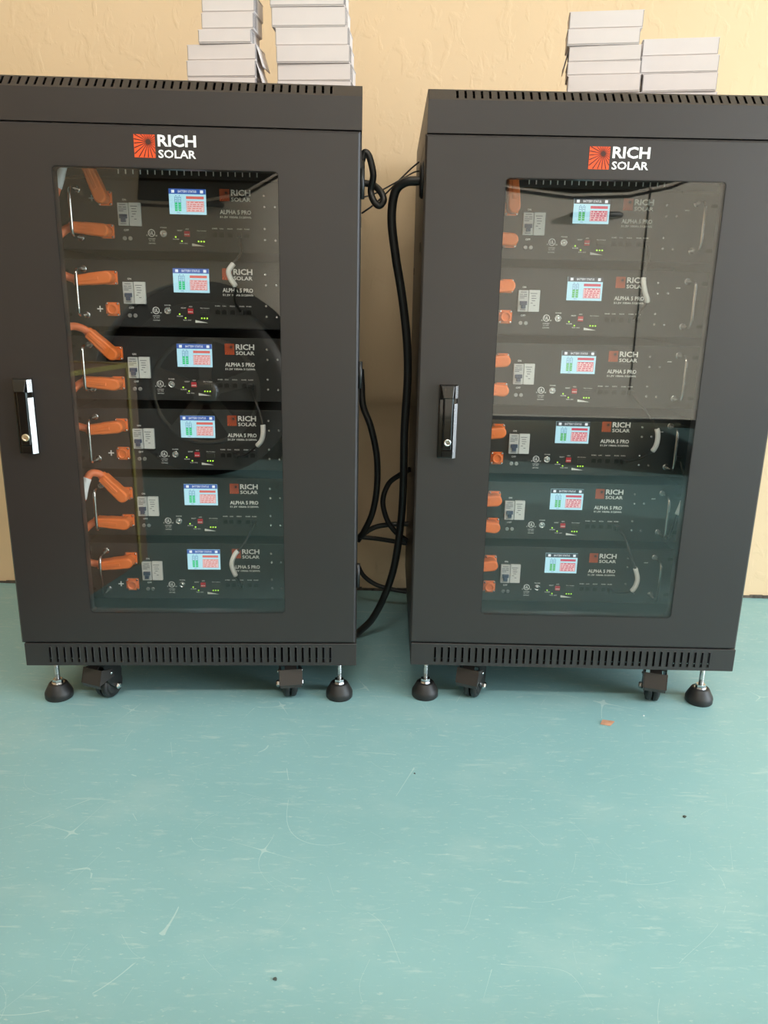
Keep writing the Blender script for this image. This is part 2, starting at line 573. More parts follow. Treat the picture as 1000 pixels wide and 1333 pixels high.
def slot_plate(mapf, x0, x1, v0, v1, s0, s1, sw, th):
    """a plate x0..x1 by v0..v1 with a row of through slots; mapf(x, v, t) places it"""
    xs = [x0]
    for c in SLOT_X:
        xs += [c - sw / 2, c + sw / 2]
    xs.append(x1)
    vs_ = [v0, s0, s1, v1]
    mb = MB()
    nx, nv = len(xs), 4
    hole = lambda i, j: (j == 1 and i % 2 == 1)
    V = []
    for t in (0.0, th):
        for j in range(nv):
            for i in range(nx):
                V.append(mapf(xs[i], vs_[j], t))
    P = lambda i, j, k: k * nx * nv + j * nx + i
    F = []
    for j in range(nv - 1):
        for i in range(nx - 1):
            if hole(i, j):
                F += [(P(i, j, 0), P(i, j, 1), P(i + 1, j, 1), P(i + 1, j, 0))]
                F += [(P(i, j + 1, 0), P(i + 1, j + 1, 0), P(i + 1, j + 1, 1), P(i, j + 1, 1))]
                F += [(P(i, j, 0), P(i, j + 1, 0), P(i, j + 1, 1), P(i, j, 1))]
                F += [(P(i + 1, j, 0), P(i + 1, j, 1), P(i + 1, j + 1, 1), P(i + 1, j + 1, 0))]
            else:
                F.append((P(i, j, 0), P(i + 1, j, 0), P(i + 1, j + 1, 0), P(i, j + 1, 0)))
                F.append((P(i, j, 1), P(i, j + 1, 1), P(i + 1, j + 1, 1), P(i + 1, j, 1)))
    for i in range(nx - 1):
        F.append((P(i, 0, 0), P(i, 0, 1), P(i + 1, 0, 1), P(i + 1, 0, 0)))
        F.append((P(i, nv - 1, 0), P(i + 1, nv - 1, 0), P(i + 1, nv - 1, 1), P(i, nv - 1, 1)))
    for j in range(nv - 1):
        F.append((P(0, j, 0), P(0, j + 1, 0), P(0, j + 1, 1), P(0, j, 1)))
        F.append((P(nx - 1, j, 0), P(nx - 1, j, 1), P(nx - 1, j + 1, 1), P(nx - 1, j + 1, 0)))
    mb.add(V, F)
    return mb

def emblem(x0, x1, z0, z1, y):
    """orange square and the dark rays with their dark sun"""
    sq = MB().rect(x0, x1, z0, z1, y)
    cx, cz = x0 + 0.68 * (x1 - x0), z0 + 0.69 * (z1 - z0)
    s_ = x1 - x0
    ry = MB()
    ry.flat([(cx + 0.12 * s_ * math.cos(R(a)), cz + 0.12 * s_ * math.sin(R(a))) for a in range(0, 360, 24)], y - 0.0003)
    for k in range(22):
        a = 2 * math.pi * (k + 0.4) / 22
        dx, dz = math.cos(a), math.sin(a)
        tmax = min([(x1 - cx) / dx if dx > 0 else (x0 - cx) / dx if dx < 0 else 9, (z1 - cz) / dz if dz > 0 else (z0 - cz) / dz if dz < 0 else 9])
        t0, t1 = 0.12 * s_, max(0.15 * s_, tmax * 0.97)
        w0, w1 = 0.012 * s_, 0.010 * s_ + 0.022 * (t1 - t0)
        ry.flat([(cx + dx * t0 - dz * w0, cz + dz * t0 + dx * w0), (cx + dx * t1 - dz * w1, cz + dz * t1 + dx * w1),
                 (cx + dx * t1 + dz * w1, cz + dz * t1 - dx * w1), (cx + dx * t0 + dz * w0, cz + dz * t0 - dx * w0)], y - 0.0003)
    return sq, ry

def make_cabinet():
    t = empty('battery_cabinet', (0, 0, 0))
    bx0, bx1 = -W2 + OFF, W2 + OFF
    yc = 0.004                                           # front plane of cap and base
    # top cover: fascia, slanted slotted band, flat top
    sl = lambda x, v, th: (x, yc + (v - CAP_M) * 1.05 + th * 0.7, v - th * 0.7)
    cap = slot_plate(sl, bx0, bx1, CAP_M, CAP_T, CAP_M + 0.0030, CAP_T - 0.0022, 0.0038, 0.0016)
    yb = yc + (CAP_T - CAP_M) * 1.05
    cap.box(bx0, bx1, yc, yc + 0.0016, CAP_B, CAP_M)
    cap.box(bx0, bx1, yb, DEPTH, CAP_T - 0.0016, CAP_T)
    for xa, xb in ((bx0, bx0 + 0.0016), (bx1 - 0.0016, bx1)):
        cap.add([(xa, yc, CAP_B), (xa, DEPTH, CAP_B), (xa, DEPTH, CAP_T), (xa, yb, CAP_T), (xa, yc, CAP_M),
                 (xb, yc, CAP_B), (xb, DEPTH, CAP_B), (xb, DEPTH, CAP_T), (xb, yb, CAP_T), (xb, yc, CAP_M)],
                [(0, 4, 3, 2, 1), (5, 6, 7, 8, 9), (0, 1, 6, 5), (1, 2, 7, 6), (2, 3, 8, 7), (3, 4, 9, 8), (4, 0, 5, 9)])
    cap.box(bx0, bx1, yc, 0.10, CAP_B - 0.002, CAP_B)
    cap.build('top_cover', 'powder_coat', t)
    MB().box(bx0 + 0.002, bx1 - 0.002, yb + 0.028, yb + 0.030, CAP_B, CAP_T - 0.002).build('top_baffle', 'gap_dark', t)
    # base panel with slots
    bp = lambda x, v, th: (x, yc + th, v)
    base = slot_plate(bp, bx0, bx1, Z_BB, Z_BT, Z_BB + 0.0075, Z_BT - 0.0065, 0.0036, 0.0016)
    base.box(bx0, bx1, yc + 0.0016, 0.05, Z_BT - 0.0016, Z_BT).box(bx0, bx1, yc + 0.0016, 0.03, Z_BB, Z_BB + 0.0016)
    bevel(base.build('base_panel', 'powder_coat', t), 0.0007, 1, 60)
    MB().box(bx0 + 0.004, bx1 - 0.004, 0.031, 0.033, Z_BB + 0.002, Z_BT - 0.002).build('base_baffle', 'gap_dark', t)
    MB().box(bx0, bx1, 0.034, DEPTH, Z_BB, Z_BB + 0.002).build('bottom_panel', 'powder_coat', t)
    for sx in (-1, 1):
        xo = bx0 if sx < 0 else bx1
        xi = xo - sx * 0.0016
        sp = MB().box(min(xo, xi), max(xo, xi), 0.028, DEPTH, Z_BB, CAP_B - 0.002)
        s_ = sp.build('side_panel', 'powder_coat', t)
        # punched knock-outs and the cable grommet on each flank
        for (yy, zz, hh, ww) in ((0.16, 0.83, 0.016, 0.01), (0.50, 0.80, 0.014, 0.02), (0.05, 0.86, 0.016, 0.012)):
            MB().box(xo - 0.0006, xo + 0.0006, yy, yy + ww, zz, zz + hh).build('knock_out', 'gap_dark', s_)
        MB().lathe((xo, 0.125, 0.945), (sx, 0, 0), [(0.030, -0.001), (0.030, 0.003), (0.026, 0.006), (0.019, 0.006), (0.015, 0.002)], 20).build('cable_grommet', 'rubber', s_)
    MB().box(bx0 + 0.002, bx1 - 0.002, DEPTH - 0.002, DEPTH, Z_BB, CAP_B).build('rear_panel', 'powder_coat_inner', t)
    # rack rails with square holes, front pair
    for sx in (-1, 1):
        rl = MB()
        xa, xb = (-0.262, -0.238) if sx < 0 else (0.238, 0.262)
        rl.box(xa, xb, 0.160, 0.163, Z_BT, CAP_B - 0.004)
        rl.box(xa if sx < 0 else xb - 0.002, xa + 0.002 if sx < 0 else xb, 0.163, 0.20, Z_BT, CAP_B - 0.004)
        r_ = rl.build('rack_rail', 'powder_coat_inner', t)
        h_ = MB()
        z = Z_BT + 0.02
        while z < CAP_B - 0.02:
            h_.box((xa + xb) / 2 - 0.004, (xa + xb) / 2 + 0.004, 0.1592, 0.1600, z, z + 0.0085)
            z += 0.0222
        tag(h_.build('rail_holes', 'gap_dark', r_), kind='stuff')
    # pale bars drawn as light streaks through the top slots, seen through the glass above the first battery
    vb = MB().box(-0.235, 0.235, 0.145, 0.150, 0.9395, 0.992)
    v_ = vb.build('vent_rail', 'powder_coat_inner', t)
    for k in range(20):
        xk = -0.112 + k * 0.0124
        MB().box(xk - 0.0008, xk + 0.0008, 0.1430, 0.1449, 0.9445, 0.9545).build('slot_light_streak', 'sleeve_white', v_)
    # ---- door
    win = rrect(-0.1729, 0.1736, 0.1966, 0.9347, 0.007)
    door = MB().prism([[(-W2, Z_DB), (W2, Z_DB), (W2, Z_DT), (-W2, Z_DT)], list(reversed(win))], 0.0, 0.0235)
    # roll the four outer front edges over
    ch, nv = 0.0032, len(door.v)
    for k_ in range(4):
        x_, y_, z_ = door.v[k_]
        door.v[k_] = (x_ - math.copysign(ch, x_), y_, z_ - math.copysign(ch, z_ - 0.5))
    mid = [(-W2, ch, Z_DB), (W2, ch, Z_DB), (W2, ch, Z_DT), (-W2, ch, Z_DT)]
    half = nv // 2
    keep = [i for i, f in enumerate(door.f) if not (len(f) == 4 and {v % half for v in f} <= {0, 1, 2, 3})]
    door.f = [door.f[i] for i in keep]; door.sm = [door.sm[i] for i in keep]; door.mi = [door.mi[i] for i in keep]
    door.v += mid
    for k_ in range(4):
        n_ = (k_ + 1) % 4
        door.f += [(k_, nv + k_, nv + n_, n_), (nv + k_, half + k_, half + n_, nv + n_)]
        door.sm += [False, False]; door.mi += [0, 0]
    d_ = door.build('door', 'powder_coat', t)
    MB().prism([rrect(-0.1729, 0.1736, 0.1966, 0.9347, 0.007), list(reversed(rrect(-0.1719, 0.1726, 0.1976, 0.9337, 0.0064)))], 0.0004, 0.0030).build('window_gasket', 'black_plastic', d_)
    MB().prism([rrect(-0.1728, 0.1735, 0.1967, 0.9346, 0.0068)], 0.0008, 0.0048).build('window_pane', 'door_glass', d_)
    # door lock: plate, hood, swing lever, foot and key cylinder
    hx0, hx1, hz0, hz1 = -0.2638, -0.2328, 0.4862, 0.6115
    hc = (hx0 + hx1) / 2
    MB().box(hx0, hx1, -0.007, 0.0, hz0, hz1, 0.0018).build('lock_plate', 'black_gloss', d_)
    hd = MB()
    zt_, zm_ = hz1 - 0.001, hz1 - 0.0215
    hd.add([(hx0 + .001, -0.0065, zt_), (hx1 - .005, -0.0065, zt_), (hx1 - .005, -0.0065, zm_ - .004), (hx0 + .001, -0.0065, zm_ - .004),
            (hx0 + .0025, -0.012, zt_ - .001), (hx1 - .0062, -0.012, zt_ - .001), (hx1 - .0085, -0.020, zm_), (hx0 + .0065, -0.020, zm_)],
           [(4, 5, 6, 7), (0, 1, 5, 4), (1, 2, 6, 5), (2, 3, 7, 6), (3, 0, 4, 7)])
    bevel(hd.build('lock_hood', 'black_gloss', d_), 0.0008, 2, 20)
    lv = MB()
    za, zb_ = zm_ + 0.0005, hz0 + 0.016
    prof = [(-0.0088, -0.0065), (-0.0088, -0.0125), (-0.0066, -0.0150), (0.0066, -0.0150), (0.0088, -0.0125), (0.0088, -0.0065)]
    vs_ = []
    for z_, k in ((za, 1.05), (za - 0.012, 1.0), (zb_ + 0.01, 0.98), (zb_, 0.98)):
        vs_ += [(hc + px * k, py, z_) for px, py in prof]
    fs_ = []
    for r_i in range(3):
        for k in range(5):
            a = r_i * 6 + k
            fs_.append((a, a + 6, a + 7, a + 1))
    fs_ += [tuple(range(6)), tuple(reversed(range(18, 24)))]
    lv.add(vs_, fs_)
    bevel(lv.build('lock_lever', 'black_gloss', d_), 0.0008, 2, 20)
    for (zl, zh, xt) in ((hz0 + 0.001, zm_ - 0.010, 0.0), (zm_ - 0.001, hz1 - 0.002, 0.001)):  # angled chrome strips added to give the lock's right side its highlight
        xa_, xb_ = hc + 0.0098 + xt, hx1 + 0.0002
        MB().add([(xa_, -0.0145, zl), (xb_, -0.0062, zl), (xa_, -0.0062, zl), (xa_, -0.0145, zh), (xb_, -0.0062, zh), (xa_, -0.0062, zh)],
                 [(0, 1, 4, 3), (0, 2, 1), (3, 4, 5), (0, 3, 5, 2), (1, 2, 5, 4)]).build('lock_highlight_rail', 'lock_highlight', d_)
    MB().box(hc - 0.0085, hc + 0.0085, -0.0145, -0.006, hz0 + 0.0018, hz0 + 0.0145, 0.0012).build('lock_foot', 'black_gloss', d_)
    kc = MB().lathe((hc + 0.0006, -0.0145, hz0 + 0.0285), (0, -1, 0), [(0.0062, 0), (0.0062, 0.0020), (0.0055, 0.0028), (0.0040, 0.0028), (0.0036, 0.0020)], 24)
    kc.box(hc - 0.0022, hc + 0.0034, -0.0170, -0.0160, hz0 + 0.0277, hz0 + 0.0293)
    kc.build('key_cylinder', 'brass', d_)
    # logo
    sq, ry = emblem(-0.0452, -0.0133, 0.9487, 0.9813, -0.0004)
    sq.build('logo_emblem', 'logo_orange', d_)
    ry.build('logo_rays', 'logo_dark', d_)
    lt = MB()
    lt.text('RICH', -0.0092, 0.0490, 0.9648, 0.9818, -0.0005, 0.028)
    lt.text('SOLAR', -0.0090, 0.0482, 0.9487, 0.9605, -0.0005, 0.022)
    lt.build('logo_lettering', 'print_white', d_)
    # hinges on the right edge of the door
    for z in (0.24, 0.60, 0.90):
        MB().cyl((W2 + 0.0035, 0.022, z), (0, 0, 1), 0.004, 0.045, 12).build('hinge', 'black_plastic', t)
    # ---- levelling feet
    for (fx, fy) in ((-0.268, 0.056), (0.268, 0.056), (-0.268, 0.50), (0.268, 0.50)):
        f_ = MB().lathe((fx + OFF, fy, 0), (0, 0, 1), [(0.024, 0), (0.0255, 0.002), (0.0258, 0.011), (0.0245, 0.0145), (0.0170, 0.0290), (0.0160, 0.0300), (0.0105, 0.0300), (0.009, 0.027)], 28).build('leveling_foot', 'rubber', t)
        st = MB().cyl((fx + OFF, fy, 0.027), (0, 0, 1), 0.0045, Z_BB - 0.027, 16)
        for k in range(18):
            st.lathe((fx + OFF, fy, 0.036 + k * 0.003), (0, 0, 1), [(0.0045, 0), (0.0050, 0.0008), (0.0045, 0.0016)], 12)
        st.build('stud', 'zinc', f_)
        nb = MB()
        nb.cyl((fx + OFF, fy, 0.0292), (0, 0, 1), 0.0095, 0.0085, 6)
        nb.cyl((fx + OFF, fy, 0.0285), (0, 0, 1), 0.0115, 0.002, 20)
        for j in range(len(nb.sm)): nb.sm[j] = False
        nb.build('nut', 'zinc', f_)
    # ---- casters
    def caster(cx, cy, rz):
        top = Z_BB
        fk = MB()
        fk.box(-0.026, 0.026, -0.022, 0.022, top - 0.004, top, 0.001)
        fk.cyl((0, 0.004, top - 0.012), (0, 0, 1), 0.017, 0.009, 20)
        for sx in (-1, 1):
            x0_, x1_ = (0.0175, 0.0200) if sx > 0 else (-0.0200, -0.0175)
            fk.add(*_plate_yz(x0_, x1_, [(-0.020, top - 0.012), (0.020, top - 0.012), (0.026, 0.055), (0.024, 0.022), (0.014, 0.018), (-0.010, 0.04)]))
        fk.box(-0.0200, 0.0200, -0.020, 0.022, top - 0.014, top - 0.010)
        c = fk.build('caster', 'black_plastic', t, (cx, cy, 0), (0, 0, rz))
        wl = MB()
        for sx in (-1, 1):
            wl.lathe((sx * 0.0145, 0.012, 0.0262), (-sx, 0, 0), [(0.006, 0), (0.016, 0.0002), (0.019, 0.001), (0.0190, 0.0022), (0.0225, 0.0022), (0.0252, 0.004), (0.0262, 0.007), (0.0262, 0.0105), (0.025, 0.0128)], 30)
        wl.build('wheel', 'rubber', c)
        bl = MB()
        bl.cyl((-0.0225, 0.012, 0.0262), (1, 0, 0), 0.0036, 0.045, 10)
        for sx in (-1, 1):
            bl.lathe((sx * 0.0205, 0.012, 0.0262), (sx, 0, 0), [(0.0068, 0), (0.0068, 0.003), (0.005, 0.0055), (0.003, 0.006)], 6, smooth=False)
        bl.build('axle_bolt', 'zinc', c)
        br = MB()
        # pressed pedal: sloping plate with a narrower neck and side cheeks
        def q(pts, th):
            pts = [Vector(p) for p in pts]
            nn = (pts[1] - pts[0]).cross(pts[2] - pts[0]).normalized() * th
            br.add(pts + [p - nn for p in pts], [(0, 1, 2, 3), (7, 6, 5, 4), (0, 4, 5, 1), (1, 5, 6, 2), (2, 6, 7, 3), (3, 7, 4, 0)])
        q([(-0.020, -0.036, 0.046), (0.020, -0.036, 0.046), (0.020, -0.028, 0.074), (-0.020, -0.028, 0.074)], 0.002)
        q([(-0.020, -0.033, 0.0385), (0.020, -0.033, 0.0385), (0.020, -0.036, 0.046), (-0.020, -0.036, 0.046)], 0.002)
        q([(-0.011, -0.028, 0.074), (0.011, -0.028, 0.074), (0.011, -0.016, 0.083), (-0.011, -0.016, 0.083)], 0.002)
        for sx in (-1, 1):
            br.add(*_plate_yz(sx * 0.0205 - 0.001, sx * 0.0205 + 0.001, [(-0.036, 0.046), (-0.028, 0.074), (0.0, 0.066), (0.004, 0.05)]))
        br.build('brake_pedal', 'caster_brown', c)
        for sx in (-1, 1):
            MB().lathe((sx * 0.0215, -0.004, 0.060), (sx, 0, 0), [(0.0032, 0), (0.0032, 0.0016), (0.002, 0.0026)], 10).build('rivet', 'zinc', c)
    caster(-0.176, 0.050, R(-24))
    caster(0.176, 0.050, R(8))
    caster(-0.176, 0.48, R(30))
    caster(0.176, 0.48, R(-20))
    return t

def _plate_yz(x0, x1, pts):
    n = len(pts)
    vs_ = [(x0, p[0], p[1]) for p in pts] + [(x1, p[0], p[1]) for p in pts]
    fs_ = [tuple(range(n)), tuple(reversed(range(n, 2 * n)))] + [(i, i + n, (i + 1) % n + n, (i + 1) % n) for i in range(n)]
    return vs_, fs_

CAB = {'A': ((-0.34761, 1.28377, 0), R(2.48071)), 'B': ((0.35268, 1.30503, 0), R(-0.15608))}
cabA = make_cabinet()
cabB = copy_tree(cabA)
cabA.location, cabA.rotation_euler.z = CAB['A']
cabB.location, cabB.rotation_euler.z = CAB['B']
tag(cabA, 'black steel battery cabinet with glass door and orange cables showing inside', 'cabinet', 'glass-door battery cabinets')
tag(cabB, 'black steel battery cabinet to the right of the hanging black cables', 'cabinet', 'glass-door battery cabinets')
# the second cabinet's right front caster is swivelled towards the viewer
[c for c in cabB.children if c.name.startswith('caster')][1].rotation_euler.z = R(-16)
# the key cylinder of the second cabinet is nickel instead of brass
for dch in [c for c in cabB.children if c.name.startswith('door')]:
    for s_ in dch.children:
        if s_.name.startswith('key_cylinder'):
            s_.data = s_.data.copy()
            s_.data.materials[0] = MATS['chrome']

def cab_world(c, p):
    (loc, a) = CAB[c]
    return Vector(loc) + Matrix.Rotation(a, 3, 'Z') @ Vector(p)

# ------------------------------------------------------------------ battery modules
D_PANEL = 0.1512
Z_SCR, PITCH = 0.92369, 0.1313
SC = 0.103                                   # screen top above the faceplate's lower edge
def Zs(v):
    return v + SC

def make_battery(variant):
    t = empty('battery_module', (0, 0, 0))
    fp = MB().box(-0.236, 0.236, 0.0, 0.003, 0.0, 0.115, 0.0006)
    f_ = fp.build('faceplate', 'faceplate', t)
    # rack-ear slots, small printed mark
    eh = MB()
    for sx in (-1, 1):
        for z in (0.020, 0.095):
            eh.prism([rrect(sx * 0.218 - 0.006, sx * 0.218 + 0.006, z - 0.0032, z + 0.0032, 0.003, 4)], -0.0003, 0.0)
    tag(eh.build('ear_slots', 'gap_dark', f_), kind='stuff')
    MB().box(-0.222, 0.222, 0.003, 0.36, 0.0, 0.113).build('chassis', 'powder_coat_inner', t)
    # display
    sx0, sx1 = -0.0298, 0.0337
    sz1, sz0 = Zs(0.0), Zs(-0.0413)
    d_ = MB().box(sx0, sx1, -0.0012, 0.0, sz0, sz1).build('display', 'screen_cyan', t)
    hb = sz1 - 0.0085
    MB().rect(sx0, sx1, hb, sz1, -0.0015).build('header_bar', 'screen_blue' if variant == 'A' else 'screen_black', d_)
    tx = MB().text('BATTERY STATUS', sx0 + 0.016, sx1 - 0.016, hb + 0.0023, hb + 0.0062, -0.0018, 0.01)
    for k in (sx0 + 0.0045, sx1 - 0.0095):
        tx.rect(k, k + 0.0052, hb + 0.0018, hb + 0.0066, -0.0018)
    tx.build('header_text', 'screen_white', d_)
    g = MB()
    for k in range(2):
        a = sx0 + 0.0095 + k * 0.0062
        for r_i in range(4):
            g.rect(a, a + 0.0048, sz0 + 0.005 + r_i * 0.0036, sz0 + 0.005 + r_i * 0.0036 + 0.0030, -0.0016)
    g.build('gauge', 'screen_green' if variant == 'A' else 'screen_lime', d_)
    g2 = MB()
    for k in range(2):
        a = sx0 + 0.0095 + k * 0.0062
        for r_i in range(4, 7):
            g2.rect(a, a + 0.0048, sz0 + 0.005 + r_i * 0.0036, sz0 + 0.005 + r_i * 0.0036 + 0.0008, -0.0016)
        g2.rect(a, a + 0.0006, sz0 + 0.005, sz0 + 0.029, -0.00155)
        g2.rect(a + 0.0042, a + 0.0048, sz0 + 0.005, sz0 + 0.029, -0.00155)
        g2.rect(a + 0.0016, a + 0.0032, sz0 + 0.029, sz0 + 0.0305, -0.00155)
    g2.text('50%', sx0 + 0.0125, sx0 + 0.0185, sz0 + 0.0015, sz0 + 0.0038, -0.0016)
    g2.build('gauge_outline', 'screen_navy', d_)
    ta, tb = sx0 + 0.0295, sx1 - 0.0035
    MB().rect(ta, tb, sz0 + 0.0045, sz0 + 0.0215, -0.0016).build('table', 'screen_pink', d_)
    tl = MB()
    tl.rect(ta, tb, sz0 + 0.0250, sz0 + 0.0295, -0.0016)
    random.seed(5)
    for r_i in range(5):
        z_ = sz0 + 0.0058 + r_i * 0.0033
        xa = ta + 0.0022
        while xa < tb - 0.004:
            w_ = random.uniform(0.0022, 0.006)
            tl.rect(xa, min(xa + w_, tb - 0.0015), z_, z_ + (0.0014 if variant == 'A' else 0.0019), -0.0019)
            xa += w_ + random.uniform(0.0008, 0.0025)
    for (a, b, c_, e) in ((ta, tb, sz0 + 0.0212, sz0 + 0.0218), (ta, tb, sz0 + 0.0042, sz0 + 0.0048), (ta, ta + 0.0006, sz0 + 0.0042, sz0 + 0.0218), (tb - 0.0006, tb, sz0 + 0.0042, sz0 + 0.0218)):
        tl.rect(a, b, c_, e, -0.0018)
    tl.build('table_lines', 'screen_red' if variant == 'A' else 'screen_crimson', d_)
    # breaker
    bx0, bx1, bz1, bz0 = -0.1180, -0.0790, Zs(-0.0252), Zs(-0.0626)
    bs = -0.0992
    b_ = MB().box(bx0, bs - 0.0006, -0.007, 0.0, bz0, bz1, 0.0008).build('circuit_breaker', 'breaker_grey', t)
    lb = MB().box(bs + 0.0006, bx1, -0.0062, 0.0, bz0, bz1 + 0.0006, 0.0006)
    lb.build('rating_plate', 'breaker_label', b_)
    MB().box(bx0 + 0.0030, bs - 0.0026, -0.0105, -0.006, bz0 + 0.0115, bz0 + 0.0185, 0.0008).box(bx0 + 0.0058, bs - 0.0054, -0.0125, -0.006, bz0 + 0.0055, bz0 + 0.0125, 0.0008).build('toggle', 'breaker_blue', b_)
    pt = MB()
    for (a, b, z_) in ((0.0035, 0.0145, 0.0335), (0.0022, 0.008, 0.0295), (0.0095, 0.0155, 0.0295), (0.0022, 0.0155, 0.0262), (0.0022, 0.0105, 0.0232), (0.004, 0.014, 0.0025)):
        pt.rect(bx0 + a, bx0 + b, bz0 + z_, bz0 + z_ + 0.0013, -0.0073)
    for r_i, (a, b) in enumerate(((0.003, 0.015), (0.005, 0.013), (0.005, 0.014), (0.006, 0.012), (0.004, 0.008), (0.009, 0.013))):
        z_ = bz1 - 0.0060 - r_i * 0.0042
        pt.rect(bs + a, bs + b, z_, z_ + 0.0012, -0.0065)
    pt.build('breaker_print', 'breaker_ink', b_)
    # terminals: orange socket plate with round boss and four small screws
    for k, (tx0, tz0) in enumerate(((-0.1390, Zs(-0.0186)), (-0.1390, Zs(-0.0724)))):
        pl = MB().prism([rrect(tx0 - 0.0118, tx0 + 0.0118, tz0 - 0.0118, tz0 + 0.0118, 0.003, 4)], -0.0045, 0.0)
        pl.lathe((tx0, -0.0045, tz0), (0, -1, 0), [(0.0098, 0), (0.0098, 0.0050), (0.0088, 0.0060), (0.0062, 0.0060), (0.0058, 0.004)], 24)
        p_ = pl.build('terminal', 'plug_orange', t)
        for ax in (-1, 1):
            for az in (-1, 1):
                MB().lathe((tx0 + ax * 0.0094, -0.0045, tz0 + az * 0.0094), (0, -1, 0), [(0.0021, 0), (0.0021, 0.0008), (0.0012, 0.0016)], 10).build('terminal_screw', 'zinc', p_)
    # chrome pull handles
    for sx in (-1, 1):
        hx = sx * 0.1865
        za, zb_ = Zs(-0.0835), Zs(-0.0045)
        pts = [(hx, 0, zb_), (hx, -0.030, zb_), (hx, -0.036, zb_ - 0.0016), (hx, -0.040, zb_ - 0.006), (hx, -0.041, zb_ - 0.012),
               (hx, -0.041, za + 0.012), (hx, -0.040, za + 0.006), (hx, -0.036, za + 0.0016), (hx, -0.030, za), (hx, 0, za)]
        h_ = MB().tube(pts, 0.0030, 10).build('handle', 'handle_steel', t)
        for z_ in (za, zb_):
            MB().lathe((hx, 0, z_), (0, -1, 0), [(0.0062, 0), (0.0062, 0.001), (0.0048, 0.0016), (0.003, 0.0016)], 18).build('handle_washer', 'zinc', h_)
    # power button, two small screws under the breaker, certification mark
    MB().lathe((-0.0425, 0, Zs(-0.0737)), (0, -1, 0), [(0.0063, 0), (0.0063, 0.0016), (0.0055, 0.0024), (0.0042, 0.0024), (0.0040, 0.0012), (0.0028, 0.0012), (0.0026, 0.0022), (0.001, 0.0024)], 24).build('power_button', 'zinc', t)
    for xk in (-0.1102, -0.1005):
        MB().lathe((xk, 0, Zs(-0.0830)), (0, -1, 0), [(0.0037, 0), (0.0037, 0.0010), (0.0024, 0.0016), (0.0018, 0.0010)], 16).build('socket_screw', 'zinc_dull', t)
    cm = MB()
    cx, cz = -0.0633, Zs(-0.0733)
    n = 24
    ring = [(cx + r_ * math.cos(2 * math.pi * k / n), cz + r_ * math.sin(2 * math.pi * k / n)) for r_ in (0.0062, 0.0051) for k in range(n)]
    cm.add([(p[0], -0.0004, p[1]) for p in ring], [(k, (k + 1) % n, n + (k + 1) % n, n + k) for k in range(n)])
    cm.text('UL', cx - 0.0036, cx + 0.0034, cz - 0.0028, cz + 0.003, -0.0004, 0.02)
    cm.text('c', cx - 0.0092, cx - 0.0068, cz - 0.0052, cz - 0.0028, -0.0004)
    cm.text('us', cx + 0.0066, cx + 0.0098, cz - 0.0052, cz - 0.0028, -0.0004)
    cm.text('CONFORMS', cx - 0.0062, cx + 0.0062, cz - 0.0106, cz - 0.0086, -0.0004)
    cm.text('UL 1973', cx - 0.0050, cx + 0.0050, cz - 0.0138, cz - 0.0118, -0.0004)
    cm.text('CERTIFIED', cx - 0.0062, cx + 0.0062, cz - 0.0182, cz - 0.0162, -0.0004)
    cm.build('certification_mark', 'print_white', t)
    # dip switch, contact block, ports
    dp = MB().box(-0.0062, 0.0034, -0.003, 0.0, Zs(-0.0780), Zs(-0.0690), 0.0005).build('dip_switch', 'dip_red', t)
    dl = MB()
    for k in range(4):
        dl.box(-0.0052 + k * 0.0021, -0.0040 + k * 0.0021, -0.0036, -0.0029, Zs(-0.0756), Zs(-0.0736))
    tag(dl.build('dip_levers', 'print_white', dp), kind='stuff')
    ct = MB().box(0.0166, 0.0312, -0.002, 0.0, Zs(-0.0785), Zs(-0.0712), 0.0003).build('contact_block', 'contact_grey', t)
    cs = MB()
    for k in range(5):
        for z_ in (-0.0776, -0.0744):
            cs.rect(0.0174 + k * 0.0028, 0.0174 + k * 0.0028 + 0.0019, Zs(z_), Zs(z_) + 0.0024, -0.0022)
    tag(cs.build('contact_holes', 'gap_dark', ct), kind='stuff')
    for xk in (0.0470, 0.0586, 0.0736, 0.0905, 0.1030):
        p_ = MB().prism([rrect(xk - 0.0052, xk + 0.0052, Zs(-0.0790), Zs(-0.0690), 0.0006, 2)], -0.0012, 0.0).build('network_port', 'black_plastic', t)
        MB().rect(xk - 0.0040, xk + 0.0040, Zs(-0.0778), Zs(-0.0715), -0.0014).rect(xk - 0.0018, xk + 0.0018, Zs(-0.0715), Zs(-0.0702), -0.0014).build('port_opening', 'gap_dark', p_)
    for (xk, zk) in ((-0.0216, -0.0790), (-0.0113, -0.0857), (0.0178, -0.0856), (0.0226, -0.0856), (0.0274, -0.0856)):
        MB().lathe((xk, 0, Zs(zk)), (0, -1, 0), [(0.0013, 0), (0.0013, 0.0006), (0.0006, 0.0012)], 10).build('indicator_light', 'led_green', t)
    for (xk, zk) in ((0.1338, -0.0078), (0.1346, -0.0262), (0.1530, -0.0258), (0.1342, -0.0622), (0.1346, -0.0806), (0.1530, -0.0812)):
        MB().lathe((xk, 0, Zs(zk)), (0, -1, 0), [(0.0023, 0), (0.0022, 0.0008), (0.0012, 0.0015), (0.0009, 0.0008)], 12).build('screw', 'zinc', t)
    # logo and prints
    sq, ry = emblem(0.0572, 0.0742, Zs(-0.0180), Zs(0.0015), -0.0004)
    e_ = sq.build('logo_emblem', 'logo_orange_dull', t)
    ry.build('logo_rays', 'logo_dark', e_)
    lt = MB()
    lt.text('RICH', 0.0770, 0.1108, Zs(-0.0091), Zs(0.0010), -0.0004, 0.028)
    lt.text('SOLAR', 0.0770, 0.1108, Zs(-0.0184), Zs(-0.0117), -0.0004, 0.022)
    lt.build('logo_lettering', 'print_white', t)
    md = MB()
